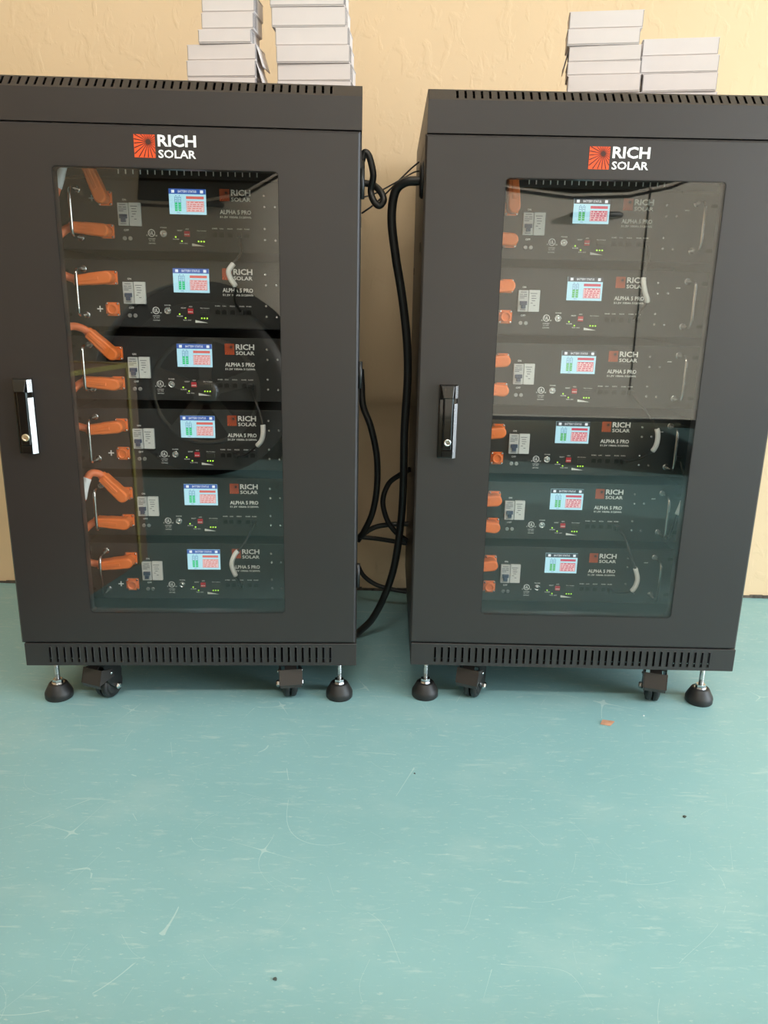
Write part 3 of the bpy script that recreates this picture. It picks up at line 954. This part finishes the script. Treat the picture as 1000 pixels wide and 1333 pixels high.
    md.text('ALPHA 5 PRO', 0.0568, 0.1112, Zs(-0.0395), Zs(-0.0322), -0.0004, 0.030)
    md.text('51.2V 100Ah 5120Wh', 0.0568, 0.1112, Zs(-0.0459), Zs(-0.0423), -0.0004, 0.026)
    md.build('model_lettering', 'print_white', t)
    sm = MB()
    def small(body, xc, zc, w, h=0.0022, bold=0.01):
        sm.text(body, xc - w / 2, xc + w / 2, Zs(zc) - h / 2, Zs(zc) + h / 2, -0.0004, bold)
    small('ON', -0.1072, -0.0198, 0.0066, 0.0034)
    small('OFF', -0.1064, -0.0695, 0.0086, 0.0034)
    small('POWER', -0.0420, -0.0640, 0.0112)
    small('RESET', -0.0138, -0.0682, 0.0090)
    small('ADS', -0.0012, -0.0655, 0.0062)
    small('Dry Contact', 0.0240, -0.0680, 0.0160, 0.0024)
    small('ALARM', -0.0214, -0.0825, 0.0105, 0.0020)
    small('RUN  SOC', -0.0082, -0.0893, 0.0140, 0.0020)
    for body, xk, w_ in (('RS485', 0.0470, 0.0090), ('CAN', 0.0586, 0.0066), ('RS232', 0.0736, 0.0090), ('RS485', 0.0905, 0.0090), ('RS485', 0.1030, 0.0090)):
        small(body, xk, -0.0635, w_, 0.0021)
    small('GND', 0.1705, -0.0160, 0.0080, 0.0020)
    sm.flat([(0.0062, Zs(-0.0888)), (0.0062, Zs(-0.0935)), (0.0290, Zs(-0.0935))], -0.0004)
    sm.build('label_lettering', 'print_white', t)
    return t


ROWS = ('top', 'second', 'third', 'fourth', 'fifth', 'bottom')
def plus_mark(t, zk):
    xk = -0.1622
    MB().rect(xk - 0.0052, xk + 0.0052, zk - 0.0011, zk + 0.0011, -0.0004).rect(xk - 0.0011, xk + 0.0011, zk - 0.0052, zk - 0.0011, -0.0004).rect(xk - 0.0011, xk + 0.0011, zk + 0.0011, zk + 0.0052, -0.0004).build('plus_mark', 'print_white', t)
for c, where in (('A', 'left'), ('B', 'right')):
    proto = None
    for i in range(6):
        if proto is None:
            o = proto = make_battery(c)
        else:
            o = copy_tree(proto)
    bats = [proto] + [x for x in C.objects if x.parent is None and x.name.startswith('battery_module') and x is not proto and 'label' not in x]
    for i, o in enumerate(bats):
        o.location = cab_world(c, (0, D_PANEL, Z_SCR - i * PITCH - SC))
        o.rotation_euler.z = CAB[c][1]
        tag(o, f'black rack battery with lit screen, {ROWS[i]} of six in the {where} cabinet', 'battery', 'rack batteries in the cabinets')
        plus_mark(o, Zs(-0.0186) if i % 2 == 0 else Zs(-0.0724))

# ------------------------------------------------------------------ orange battery cables
def rel(c, pts):
    return [cab_world(c, p) for p in pts]

def plug(mb, head, toward, ln):
    """right-angle plug: round head on the terminal, body lying along the panel"""
    hx, hy, hz = head
    d = Vector((toward[0] - hx, 0, toward[2] - hz)).normalized()
    n = Vector((-d.z, 0, d.x))
    o = Vector(head)
    prof = []
    for k in range(9):                                   # rounded end around the head
        a = math.pi / 2 + math.pi * k / 8
        prof.append(d * (0.0112 * math.cos(a)) + n * (0.0112 * math.sin(a)))
    tail = [(0.55 * ln, -0.0106), (ln * 0.62, -0.0098), (ln, -0.0092), (ln, 0.0092), (0.62 * ln, 0.0098), (0.55 * ln, 0.0106)]
    prof = prof + [d * a + n * b for a, b in tail]
    k = len(prof)
    lay = []
    for y, s_ in ((-0.0125, 0.78), (-0.0095, 0.97), (0.0, 1.0), (0.0085, 0.97), (0.0105, 0.85)):
        lay += [o + p * (s_ if i < 9 else 1) + (Vector((0, 0, 0)) if i < 9 else n * (p.dot(n) * (s_ - 1))) + Vector((0, y, 0)) for i, p in enumerate(prof)]
    fs = []
    for r_i in range(4):
        for i in range(k):
            a, b = r_i * k + i, r_i * k + (i + 1) % k
            fs.append((a, b, b + k, a + k))
    fs += [tuple(reversed(range(k))), tuple(4 * k + i for i in range(k))]
    mb.add(lay, fs)
    # raised key rib and collar ring
    rb = [o + d * (0.012) + n * 0.003, o + d * (ln * 0.95) + n * 0.003, o + d * (ln * 0.95) - n * 0.003, o + d * 0.012 - n * 0.003]
    mb.add([p + Vector((0, -0.0138, 0)) for p in rb] + [p + Vector((0, -0.0120, 0)) for p in rb], [(0, 1, 2, 3), (0, 4, 5, 1), (1, 5, 6, 2), (2, 6, 7, 3), (3, 7, 4, 0)])
    e = o + d * ln
    mb.tube([e - d * 0.002, e + d * 0.006], [0.0094, 0.0084], 14)

def world_mb(mb, c):
    loc, a = CAB[c]
    m_ = Matrix.Translation(Vector(loc)) @ Matrix.Rotation(a, 4, 'Z')
    mb.v = [tuple(m_ @ Vector(v)) for v in mb.v]
    return mb

YP = 0.1285
def orange_cable(c, plugs, path, label, sleeve=None):
    """plugs: (head, toward, length); path in cabinet coordinates"""
    t = empty('battery_cable', (0, 0, 0))
    tag(t, label, 'cable', 'orange battery cables')
    pts = catmull(path, 8)
    world_mb(MB().tube(pts, 0.0068, 12), c).build('cable', 'cable_orange', t)
    for (h, tw, ln) in plugs:
        mb = MB()
        plug(mb, h, tw, ln)
        p_ = world_mb(mb, c).build('plug', 'plug_orange', t)
        bevel(p_, 0.0007, 1, 50)
    if sleeve:
        a, b = sleeve
        world_mb(MB().tube(pts[a:b], 0.0078, 14), c).build('sleeve', 'sleeve_white', t)
    # put the root at the lowest point of the cable
    return t

def head(i, lower):
    return (-0.139, YP, Z_SCR - i * PITCH + (-0.0724 if lower else -0.0186))
NAMES = {'A': 'left', 'B': 'right'}
for c in 'AB':
    for k in range(3):
        i0, i1 = 2 * k, 2 * k + 1
        ordn = ('top', 'third', 'fifth')[k]
        nxt = ('second', 'fourth', 'bottom')[k]
        # lead rising from the upper terminal of rows 1, 3 and 5
        h = head(i0, False)
        zz = h[2]
        if c == 'B' and k > 0:
            tw = (-0.19, YP, zz - 0.004)
            ln = 0.052
            path = [(-0.188, YP, zz - 0.0038), (-0.200, 0.126, zz - 0.004), (-0.215, 0.118, zz - 0.007), (-0.226, 0.110, zz - 0.016), (-0.233, 0.102, zz - 0.034), (-0.236, 0.100, zz - 0.05)]
            sl = (22, 34)
        elif k == 1:
            tw = (-0.1745, YP, zz + 0.0335)
            ln = 0.052
            path = [(-0.172, YP, zz + 0.0312), (-0.186, 0.124, zz + 0.043), (-0.203, 0.118, zz + 0.0475), (-0.217, 0.11, zz + 0.040), (-0.226, 0.105, zz + 0.018), (-0.233, 0.100, zz - 0.012), (-0.236, 0.100, zz - 0.04)]
            sl = (22, 36)
        elif k == 2:
            tw = (-0.1700, YP, zz + 0.0335)
            ln = 0.050
            path = [(-0.169, YP, zz + 0.0322), (-0.180, 0.124, zz + 0.0435), (-0.193, 0.117, zz + 0.044), (-0.201, 0.110, zz + 0.026), (-0.208, 0.104, zz - 0.004), (-0.220, 0.100, zz - 0.035), (-0.236, 0.100, zz - 0.06)]
            sl = (20, 32)
        else:
            tw = (-0.1572, YP, zz + 0.046) if c == 'A' else (-0.1430, YP, zz + 0.046)
            ln = 0.052
            xa = tw[0]
            path = [(xa + 0.0005, YP, zz + 0.044), (xa - 0.006, 0.124, zz + 0.062), (xa - 0.018, 0.117, zz + 0.070), (xa - 0.032, 0.111, zz + 0.055), (-0.200, 0.104, zz + 0.018), (-0.213, 0.100, zz - 0.015), (-0.235, 0.100, zz - 0.045)]
            sl = (23, 35)
        orange_cable(c, [(h, tw, ln)], path, f'orange cable rising from the {ordn} battery in the {NAMES[c]} cabinet', sl)
        # link between the lower terminal and the next battery's upper terminal
        h0, h1 = head(i0, True), head(i1, False)
        s0 = 0.0040
        path = [(-0.188, YP, h0[2] + s0), (-0.199, 0.124, h0[2] + s0 - 0.003), (-0.214, 0.116, h0[2] - 0.013), (-0.236, 0.105, (h0[2] + h1[2]) / 2), (-0.224, 0.112, h1[2] + 0.011), (-0.212, 0.118, h1[2] + 0.003), (-0.190, YP, h1[2] - 0.0060)]
        orange_cable(c, [(h0, (-0.19, YP, h0[2] + s0), 0.052), (h1, (-0.19, YP, h1[2] - 0.0060), 0.052)], path,
                     f'orange link cable joining the {ordn} and {nxt} batteries in the {NAMES[c]} cabinet')

# ------------------------------------------------------------------ thin communication wires with white sleeves
def comm(c, pts, label, s0, s1):
    t = empty('communication_cable', (0, 0, 0))
    tag(t, label, 'cable', 'black communication wires with white sleeves')
    p = catmull(pts, 8)
    world_mb(MB().tube(p, 0.0022, 8), c).build('wire', 'cable_black', t)
    world_mb(MB().tube(p[s0:s1], 0.0046, 12), c).build('sleeve', 'sleeve_white', t)
    for e in (pts[0], pts[-1]):
        world_mb(MB().box(e[0] - 0.0045, e[0] + 0.0045, e[1] - 0.004, e[1] + 0.009, e[2] - 0.004, e[2] + 0.004, 0.0008), c).build('connector', 'black_plastic', t)
comm('A', [(0.0905, .140, .8497), (0.0965, .115, .8204), (0.0863, .100, .8019), (0.0774, .095, .7877), (0.0809, .095, .7739), (0.0876, .100, .7614), (0.0830, .115, .7382), (0.0905, .140, .7184)],
     'white-sleeved black wire between the top two batteries of the left cabinet', 17, 40)
comm('A', [(0.1030, .140, .5871), (0.1152, .115, .5638), (0.1273, .100, .5340), (0.1302, .095, .5138), (0.1270, .095, .4955), (0.1164, .100, .4831), (0.0944, .115, .4641), (0.0736, .140, .4558)],
     'white-sleeved black wire between the middle two batteries of the left cabinet', 20, 40)
comm('A', [(0.1030, .140, .3245), (0.0973, .115, .3109), (0.0835, .105, .2879), (0.0708, .100, .2742), (0.0643, .100, .2541), (0.0701, .105, .2305), (0.0747, .120, .2123), (0.0736, .140, .1932)],
     'white-sleeved black wire between the lowest two batteries of the left cabinet', 20, 41)
comm('B', [(0.1030, .140, .8497), (0.1019, .120, .8264), (0.0944, .110, .8041), (0.0920, .105, .7872), (0.0968, .105, .7679), (0.1043, .110, .7511), (0.0983, .120, .7351), (0.0905, .140, .7184)],
     'white-sleeved black wire between the top two batteries of the right cabinet', 22, 41)
comm('B', [(0.1030, .140, .5871), (0.1181, .120, .5670), (0.1326, .105, .5454), (0.1445, .100, .5252), (0.1469, .100, .5039), (0.1421, .105, .4856), (0.1274, .120, .4677), (0.1030, .140, .4558)],
     'white-sleeved black wire between the middle two batteries of the right cabinet', 23, 41)
comm('B', [(0.1030, .140, .3245), (0.1133, .120, .3118), (0.1225, .100, .2798), (0.1325, .095, .2552), (0.1378, .095, .2334), (0.1313, .100, .2107), (0.1160, .120, .1977), (0.1030, .140, .1932)],
     'white-sleeved black wire between the lowest two batteries of the right cabinet', 23, 41)
comm('B', [(0.2050, .138, .4651), (0.2157, .118, .4231), (0.2092, .105, .3915), (0.2013, .105, .3612), (0.1990, .112, .3321), (0.2040, .138, .3072)],
     'white-sleeved wire hanging beside the right edge of the right cabinet window', 16, 24)

# ------------------------------------------------------------------ black power cables between the cabinets
def black_cable(pts, r, label, name='power_cable'):
    o = MB().tube(catmull(pts, 10), r, 12).build(name, 'cable_black')
    tag(o, label, 'cable', 'black cables between the cabinets')
    return o
black_cable([(.0488, 1.425, .944), (.045, 1.425, .943), (.025, 1.43, .941), (.008, 1.44, .926), (.003, 1.45, .883), (.012, 1.46, .819), (.025, 1.47, .753), (.036, 1.48, .677), (.040, 1.49, .605), (.037, 1.50, .500), (.038, 1.52, .371), (.034, 1.54, .283), (.023, 1.55, .194), (.003, 1.57, .119), (-.021, 1.60, .057), (-.042, 1.61, .028), (-.058, 1.62, .0085)],
            0.0078, 'thickest black cable hanging from the right cabinet down to the floor')
black_cable([(-.050, 1.422, .972), (-.045, 1.421, .985), (-.037, 1.42, .978), (-.030, 1.42, .950), (-.034, 1.43, .927), (-.029, 1.425, .910), (-.019, 1.425, .902), (-.0115, 1.425, .911), (-.017, 1.43, .925), (-.031, 1.44, .937), (-.050, 1.44, .940)],
            0.0058, 'short black cable looped beside the left cabinet near its top')
black_cable([(-.0510, 1.50, .897), (-.048, 1.50, .899), (-.026, 1.51, .916), (.004, 1.55, .949), (.036, 1.60, .986), (.0535, 1.62, 1.003)], 0.0016, 'thin black wire slanting steeply up between the two cabinets', 'thin_wire')
black_cable([(-.0535, 1.51, .9235), (-.048, 1.515, .926), (-.026, 1.52, .934), (.008, 1.53, .953), (.040, 1.54, .972), (.052, 1.545, .976)], 0.0014, 'thin black wire slanting gently behind the cable loop', 'thin_wire')
black_cable([(-.0525, 1.565, .610), (-.0500, 1.557, .580), (-.0465, 1.55, .540), (-.030, 1.55, .496), (-.017, 1.56, .433), (-.016, 1.57, .365), (-.025, 1.58, .307), (-.044, 1.60, .258), (-.052, 1.61, .245)],
            0.0066, 'black cable bowing out from the left cabinet at mid height')
black_cable([(.0540, 1.635, .392), (.033, 1.65, .376), (.009, 1.66, .353), (-.003, 1.66, .314), (.007, 1.66, .271), (.028, 1.66, .241), (.0535, 1.66, .222)],
            0.0058, 'black cable curling in a half ring out of the right cabinet')
black_cable([(-.0585, 1.705, .205), (-.049, 1.70, .220), (-.023, 1.70, .239), (.011, 1.70, .247), (.060, 1.70, .250)], 0.0058, 'black cable arching low between the two cabinets')
black_cable([(-.0585, 1.75, .202), (-.050, 1.75, .200), (-.008, 1.75, .196), (.060, 1.75, .186)], 0.0055, 'black cable running nearly level low between the two cabinets')
black_cable([(-.0600, 1.78, .116), (-.046, 1.78, .091), (-.016, 1.78, .069), (.022, 1.78, .058), (.060, 1.78, .052)], 0.0055, 'lowest black cable sagging near the wall foot between the cabinets')

# ------------------------------------------------------------------ white cartons on the cabinets
def carton(x0, x1, z0, z1, y0, dep, rz, roll, label, seed, flap=0.0):
    random.seed(seed)
    cx, cz = (x0 + x1) / 2, z0
    t = empty('white_carton', (cx - math.sin(rz) * dep / 2, y0 + math.cos(rz) * dep / 2, cz), rz)
    tag(t, label, 'box', 'small white cardboard boxes')
    t.rotation_euler = (0, roll, rz)
    w, h = (x1 - x0) / 2, z1 - z0
    b_ = MB().box(-w, w, -dep / 2, dep / 2, 0.0, h - 0.0009, 0.0009).build('tray', 'carton_white', t)
    # lid folded over the front with a fine step, and tucked side tabs
    MB().box(-w - 0.0006, w + 0.0006, -dep / 2 - 0.0008, dep / 2 + 0.0004, h - 0.0011, h).build('lid', 'carton_white', t)
    MB().box(-w + 0.0012, w - 0.0012, -dep / 2 - 0.0012, -dep / 2, 0.0022, h - 0.0005).build('front_panel', 'carton_white', t)
    for sx in (-1, 1):
        MB().box(sx * w - (0.0011 if sx > 0 else 0.0), sx * w + (0.0 if sx > 0 else 0.0011), -dep / 2 - 0.0004, -dep / 2 + 0.02, 0.002, h - 0.0015).build('side_tab', 'carton_edge', t)
    if flap:
        fb = MB()
        sx = 1 if flap > 0 else -1
        f_ = abs(flap)
        xs_ = sx * (w + 0.0004)
        fb.add([(xs_, -dep / 2 + .003, h * .95), (xs_, dep / 2 - .003, h * .95), (xs_ + sx * f_, dep / 2 - .006, h * .95 - .030), (xs_ + sx * f_, -dep / 2 + .006, h * .95 - .030),
                (xs_, -dep / 2 + .003, h * .95 - .0012), (xs_, dep / 2 - .003, h * .95 - .0012), (xs_ + sx * (f_ - .001), dep / 2 - .006, h * .95 - .0312), (xs_ + sx * (f_ - .001), -dep / 2 + .006, h * .95 - .0312)],
               [(0, 3, 2, 1), (4, 5, 6, 7), (0, 1, 5, 4), (1, 2, 6, 5), (2, 3, 7, 6), (3, 0, 4, 7)])
        fb.build('flap', 'carton_white', t)
    return t
STK = {
 'narrow-topped stack, left cabinet': [(-0.3147, -0.2271, 1.1926, 1.2191), (-0.3158, -0.2290, 1.1680, 1.1922), (-0.3219, -0.2334, 1.1473, 1.1676), (-0.3427, -0.2263, 1.1228, 1.1469), (-0.3439, -0.2270, 1.0972, 1.1224), (-0.3431, -0.2276, 1.0625, 1.0968)],
 'stack nearest the cabinet gap': [(-0.2032, -0.0809, 1.2034, 1.2279), (-0.2012, -0.0782, 1.1746, 1.2030), (-0.1955, -0.0743, 1.1470, 1.1742), (-0.1940, -0.0715, 1.1211, 1.1466), (-0.1932, -0.0694, 1.0947, 1.1207), (-0.1931, -0.0686, 1.0625, 1.0943)],
 'taller stack, right cabinet': [(0.2878, 0.4054, 1.1804, 1.2065), (0.2862, 0.4019, 1.1566, 1.1802), (0.2907, 0.4070, 1.1324, 1.1562), (0.2901, 0.4082, 1.1121, 1.1320), (0.2920, 0.4094, 1.0857, 1.1117), (0.2953, 0.4133, 1.0625, 1.0853)],
 'shorter stack, right cabinet': [(0.4123, 0.5321, 1.1428, 1.1689), (0.4114, 0.5343, 1.1170, 1.1424), (0.4169, 0.5354, 1.0892, 1.1166), (0.4197, 0.5388, 1.0625, 1.0888)],
}
seed = 11
for sname, rows in STK.items():
    n = len(rows)
    nm = {6: ('topmost', 'second from the top', 'third from the top', 'third from the bottom', 'second from the bottom', 'lowest'), 4: ('topmost', 'second from the top', 'second from the bottom', 'lowest')}[n]
    for i, (x0, x1, z0, z1) in enumerate(rows):
        seed += 1
        random.seed(seed)
        fl = 0.0
        if sname.startswith('narrow') and i in (3, 4): fl = 0.010
        if sname.startswith('taller') and i == 2: fl = -0.008
        carton(x0, x1, z0, z1, 1.43 + random.uniform(-0.002, 0.003), 0.056, R({'n': -6.0, 's': -5.0, 't': -9.5}[sname[0]] + (-4.5 if sname.startswith('shorter') else 0) + random.uniform(-0.9, 0.9)), 0.0,
               f'small white cardboard box, {nm[i]} in the {sname}', seed, fl)

# ------------------------------------------------------------------ bits on the floor
sc_ = MB()
sc_.add([(-.013, -.004, .001), (.004, -.009, .0012), (.015, .002, .004), (-.006, .008, .0035), (-.013, -.004, .0004), (.004, -.009, .0004), (.015, .002, .003), (-.006, .008, .0025)],
        [(0, 1, 2, 3), (7, 6, 5, 4), (0, 4, 5, 1), (1, 5, 6, 2), (2, 6, 7, 3), (3, 7, 4, 0)])
tag(sc_.build('paper_scrap', 'paper_scrap', None, (0.419, 1.27, 0.0)), 'small torn brown paper scrap on the floor before the right cabinet', 'scrap')
def crumb(x, y, s_, mname, label, name='crumb'):
    bm = bmesh.new()
    bmesh.ops.create_icosphere(bm, subdivisions=1, radius=s_)
    random.seed(int(x * 999 + y * 777))
    for v in bm.verts:
        v.co *= random.uniform(0.6, 1.3)
        v.co.z = max(0, v.co.z * 0.6 + s_ * 0.4)
    tag(MB().frombm(bm).build(name, mname, None, (x, y, 0)), label, 'debris', 'specks on the floor')
crumb(0.465, 1.005, 0.0028, 'debris_dark', 'tiny dark speck on the floor at far right, before the right cabinet')
crumb(-0.113, 0.702, 0.0026, 'debris_dark', 'tiny dark green speck lying nearest the bottom of the picture')
crumb(0.059, 1.102, 0.0016, 'debris_dark', 'tiny dark speck on the floor between the two cabinets')
crumb(0.497, 1.300, 0.0016, 'print_white', 'tiny white speck beside the brown paper scrap')

# ------------------------------------------------------------------ behind the camera, seen mirrored in the glass doors
# a carton with a yellow strap standing on the floor to the left
t = empty('brown_carton', (-1.02, 0.52, 0), R(16))
tag(t, 'brown cardboard carton with yellow strap, mirrored in the left glass door', 'box')
MB().box(-0.36, 0.36, -0.22, 0.22, 0, 0.56, 0.004).build('carton_body', 'carton_brown', t)
MB().box(-0.36, -0.003, -0.222, 0.222, 0.560, 0.564).build('carton_flap', 'carton_brown', t)
MB().box(0.003, 0.36, -0.222, 0.222, 0.560, 0.564).build('carton_flap', 'carton_brown', t)
MB().box(-0.3645, 0.3645, -0.176, -0.164, 0.0, 0.5665).build('strap', 'strap_yellow', t)
MB().box(0.352, 0.3655, -0.2235, 0.2235, 0.556, 0.5668).build('edge_strip', 'strap_yellow', t)

# a parked van whose flank faces the cabinets
def make_van():
    YS, WD = -0.62, 1.75                                  # near flank, width
    t = empty('parked_van', (0, 0, 0))
    tag(t, 'beige parked van mirrored in the cabinet glass doors', 'van')
    def arch(cx, r, z0):
        return [(cx + r * math.cos(R(a)), max(z0, 0.36 + r * math.sin(R(a)))) for a in range(190, -11, -10)]
    prof = [(-2.30, 0.34), (-2.36, 0.60), (-2.30, 1.05), (-1.75, 1.25), (-1.20, 1.85), (-0.95, 1.93), (2.2, 1.95), (2.45, 1.80), (2.60, 1.0), (2.60, 0.55), (2.55, 0.34)]
    low = list(reversed(arch(1.95, 0.42, 0.30))) + [(1.50, 0.28), (-0.12, 0.28)] + list(reversed(arch(-0.58, 0.44, 0.30))) + [(-1.06, 0.30)]
    body = MB().prism([list(reversed(prof + low))], 0.0, WD)
    body.v = [(x, YS - y, z) for x, y, z in body.v]
    b_ = body.build('body', 'car_paint', t)
    bevel(b_, 0.03, 3, 40)
    MB().box(-2.2, 2.5, YS - WD + 0.15, YS - 0.16, 0.24, 0.90).build('underbody', 'car_trim', t)
    def outline(pts, y0, y1):
        mb = MB().prism([pts], 0.0, 0.02)
        mb.v = [(x, YS + 0.004 - y, z) for x, y, z in mb.v]
        return mb
    w1 = [(-0.80, 1.09), (-0.62, 1.085), (-0.40, 1.13), (-0.24, 1.22), (-0.20, 1.70), (-0.72, 1.70)]
    w2 = [(0.12, 1.25), (0.46, 1.18), (0.70, 1.155), (0.92, 1.165), (1.08, 1.20), (1.24, 1.265), (1.28, 1.70), (0.12, 1.70)]
    for w in (w1, w2):
        outline(w, 0, 0).build('side_window', 'car_glass', t)
        k = len(w)
        outline([(x, z - 0.022) for x, z in w[:k - 2]] + [(x, z - 0.012) for x, z in reversed(w[:k - 2])], 0, 0).build('window_seal', 'car_trim', t)
    for xa in (-0.14, 1.00):
        mb = MB().box(xa - 0.003, xa + 0.003, YS - 0.004, YS + 0.0012, 0.40, 1.18)
        mb.build('door_seam', 'gap_dark', t)
    for xa in (0.70, -0.68):
        MB().tube([(xa, YS - 0.01, 1.075), (xa + 0.02, YS + 0.028, 1.075), (xa + 0.10, YS + 0.036, 1.077), (xa + 0.18, YS + 0.028, 1.079), (xa + 0.20, YS - 0.01, 1.079)], 0.010, 10).build('door_handle', 'car_trim', t)
    for cx in (-0.58, 1.95):
        for side in (0, 1):
            yc = YS - 0.03 if side == 0 else YS - WD + 0.03
            sg = 1 if side == 0 else -1
            w_ = MB().lathe((cx, yc - sg * 0.19, 0.36), (0, sg, 0), [(0.20, 0), (0.33, 0.0), (0.355, 0.02), (0.36, 0.06), (0.36, 0.15), (0.35, 0.185), (0.30, 0.20), (0.235, 0.195), (0.225, 0.17)], 40).build('wheel', 'rubber', t)
            rim = MB().lathe((cx, yc - sg * 0.03, 0.36), (0, sg, 0), [(0.225, 0), (0.225, 0.02), (0.21, 0.028), (0.205, 0.0)], 40)
            for k in range(5):
                a = 2 * math.pi * k / 5 + 0.3
                d = Vector((math.cos(a), 0, math.sin(a)))
                n = Vector((-d.z, 0, d.x))
                c0 = Vector((cx, yc - sg * 0.015, 0.36))
                P_ = [c0 + d * 0.03 + n * 0.022, c0 + d * 0.21 + n * 0.032, c0 + d * 0.21 - n * 0.032, c0 + d * 0.03 - n * 0.022]
                rim.add([p + Vector((0, sg * 0.012, 0)) for p in P_] + [p - Vector((0, sg * 0.012, 0)) for p in P_], [(0, 1, 2, 3), (0, 4, 5, 1), (1, 5, 6, 2), (2, 6, 7, 3), (3, 7, 4, 0)])
            rim.lathe((cx, yc - sg * 0.02, 0.36), (0, sg, 0), [(0.055, 0), (0.055, 0.02), (0.03, 0.03)], 20)
            rim.build('rim', 'alloy', w_)
    return t
make_van()
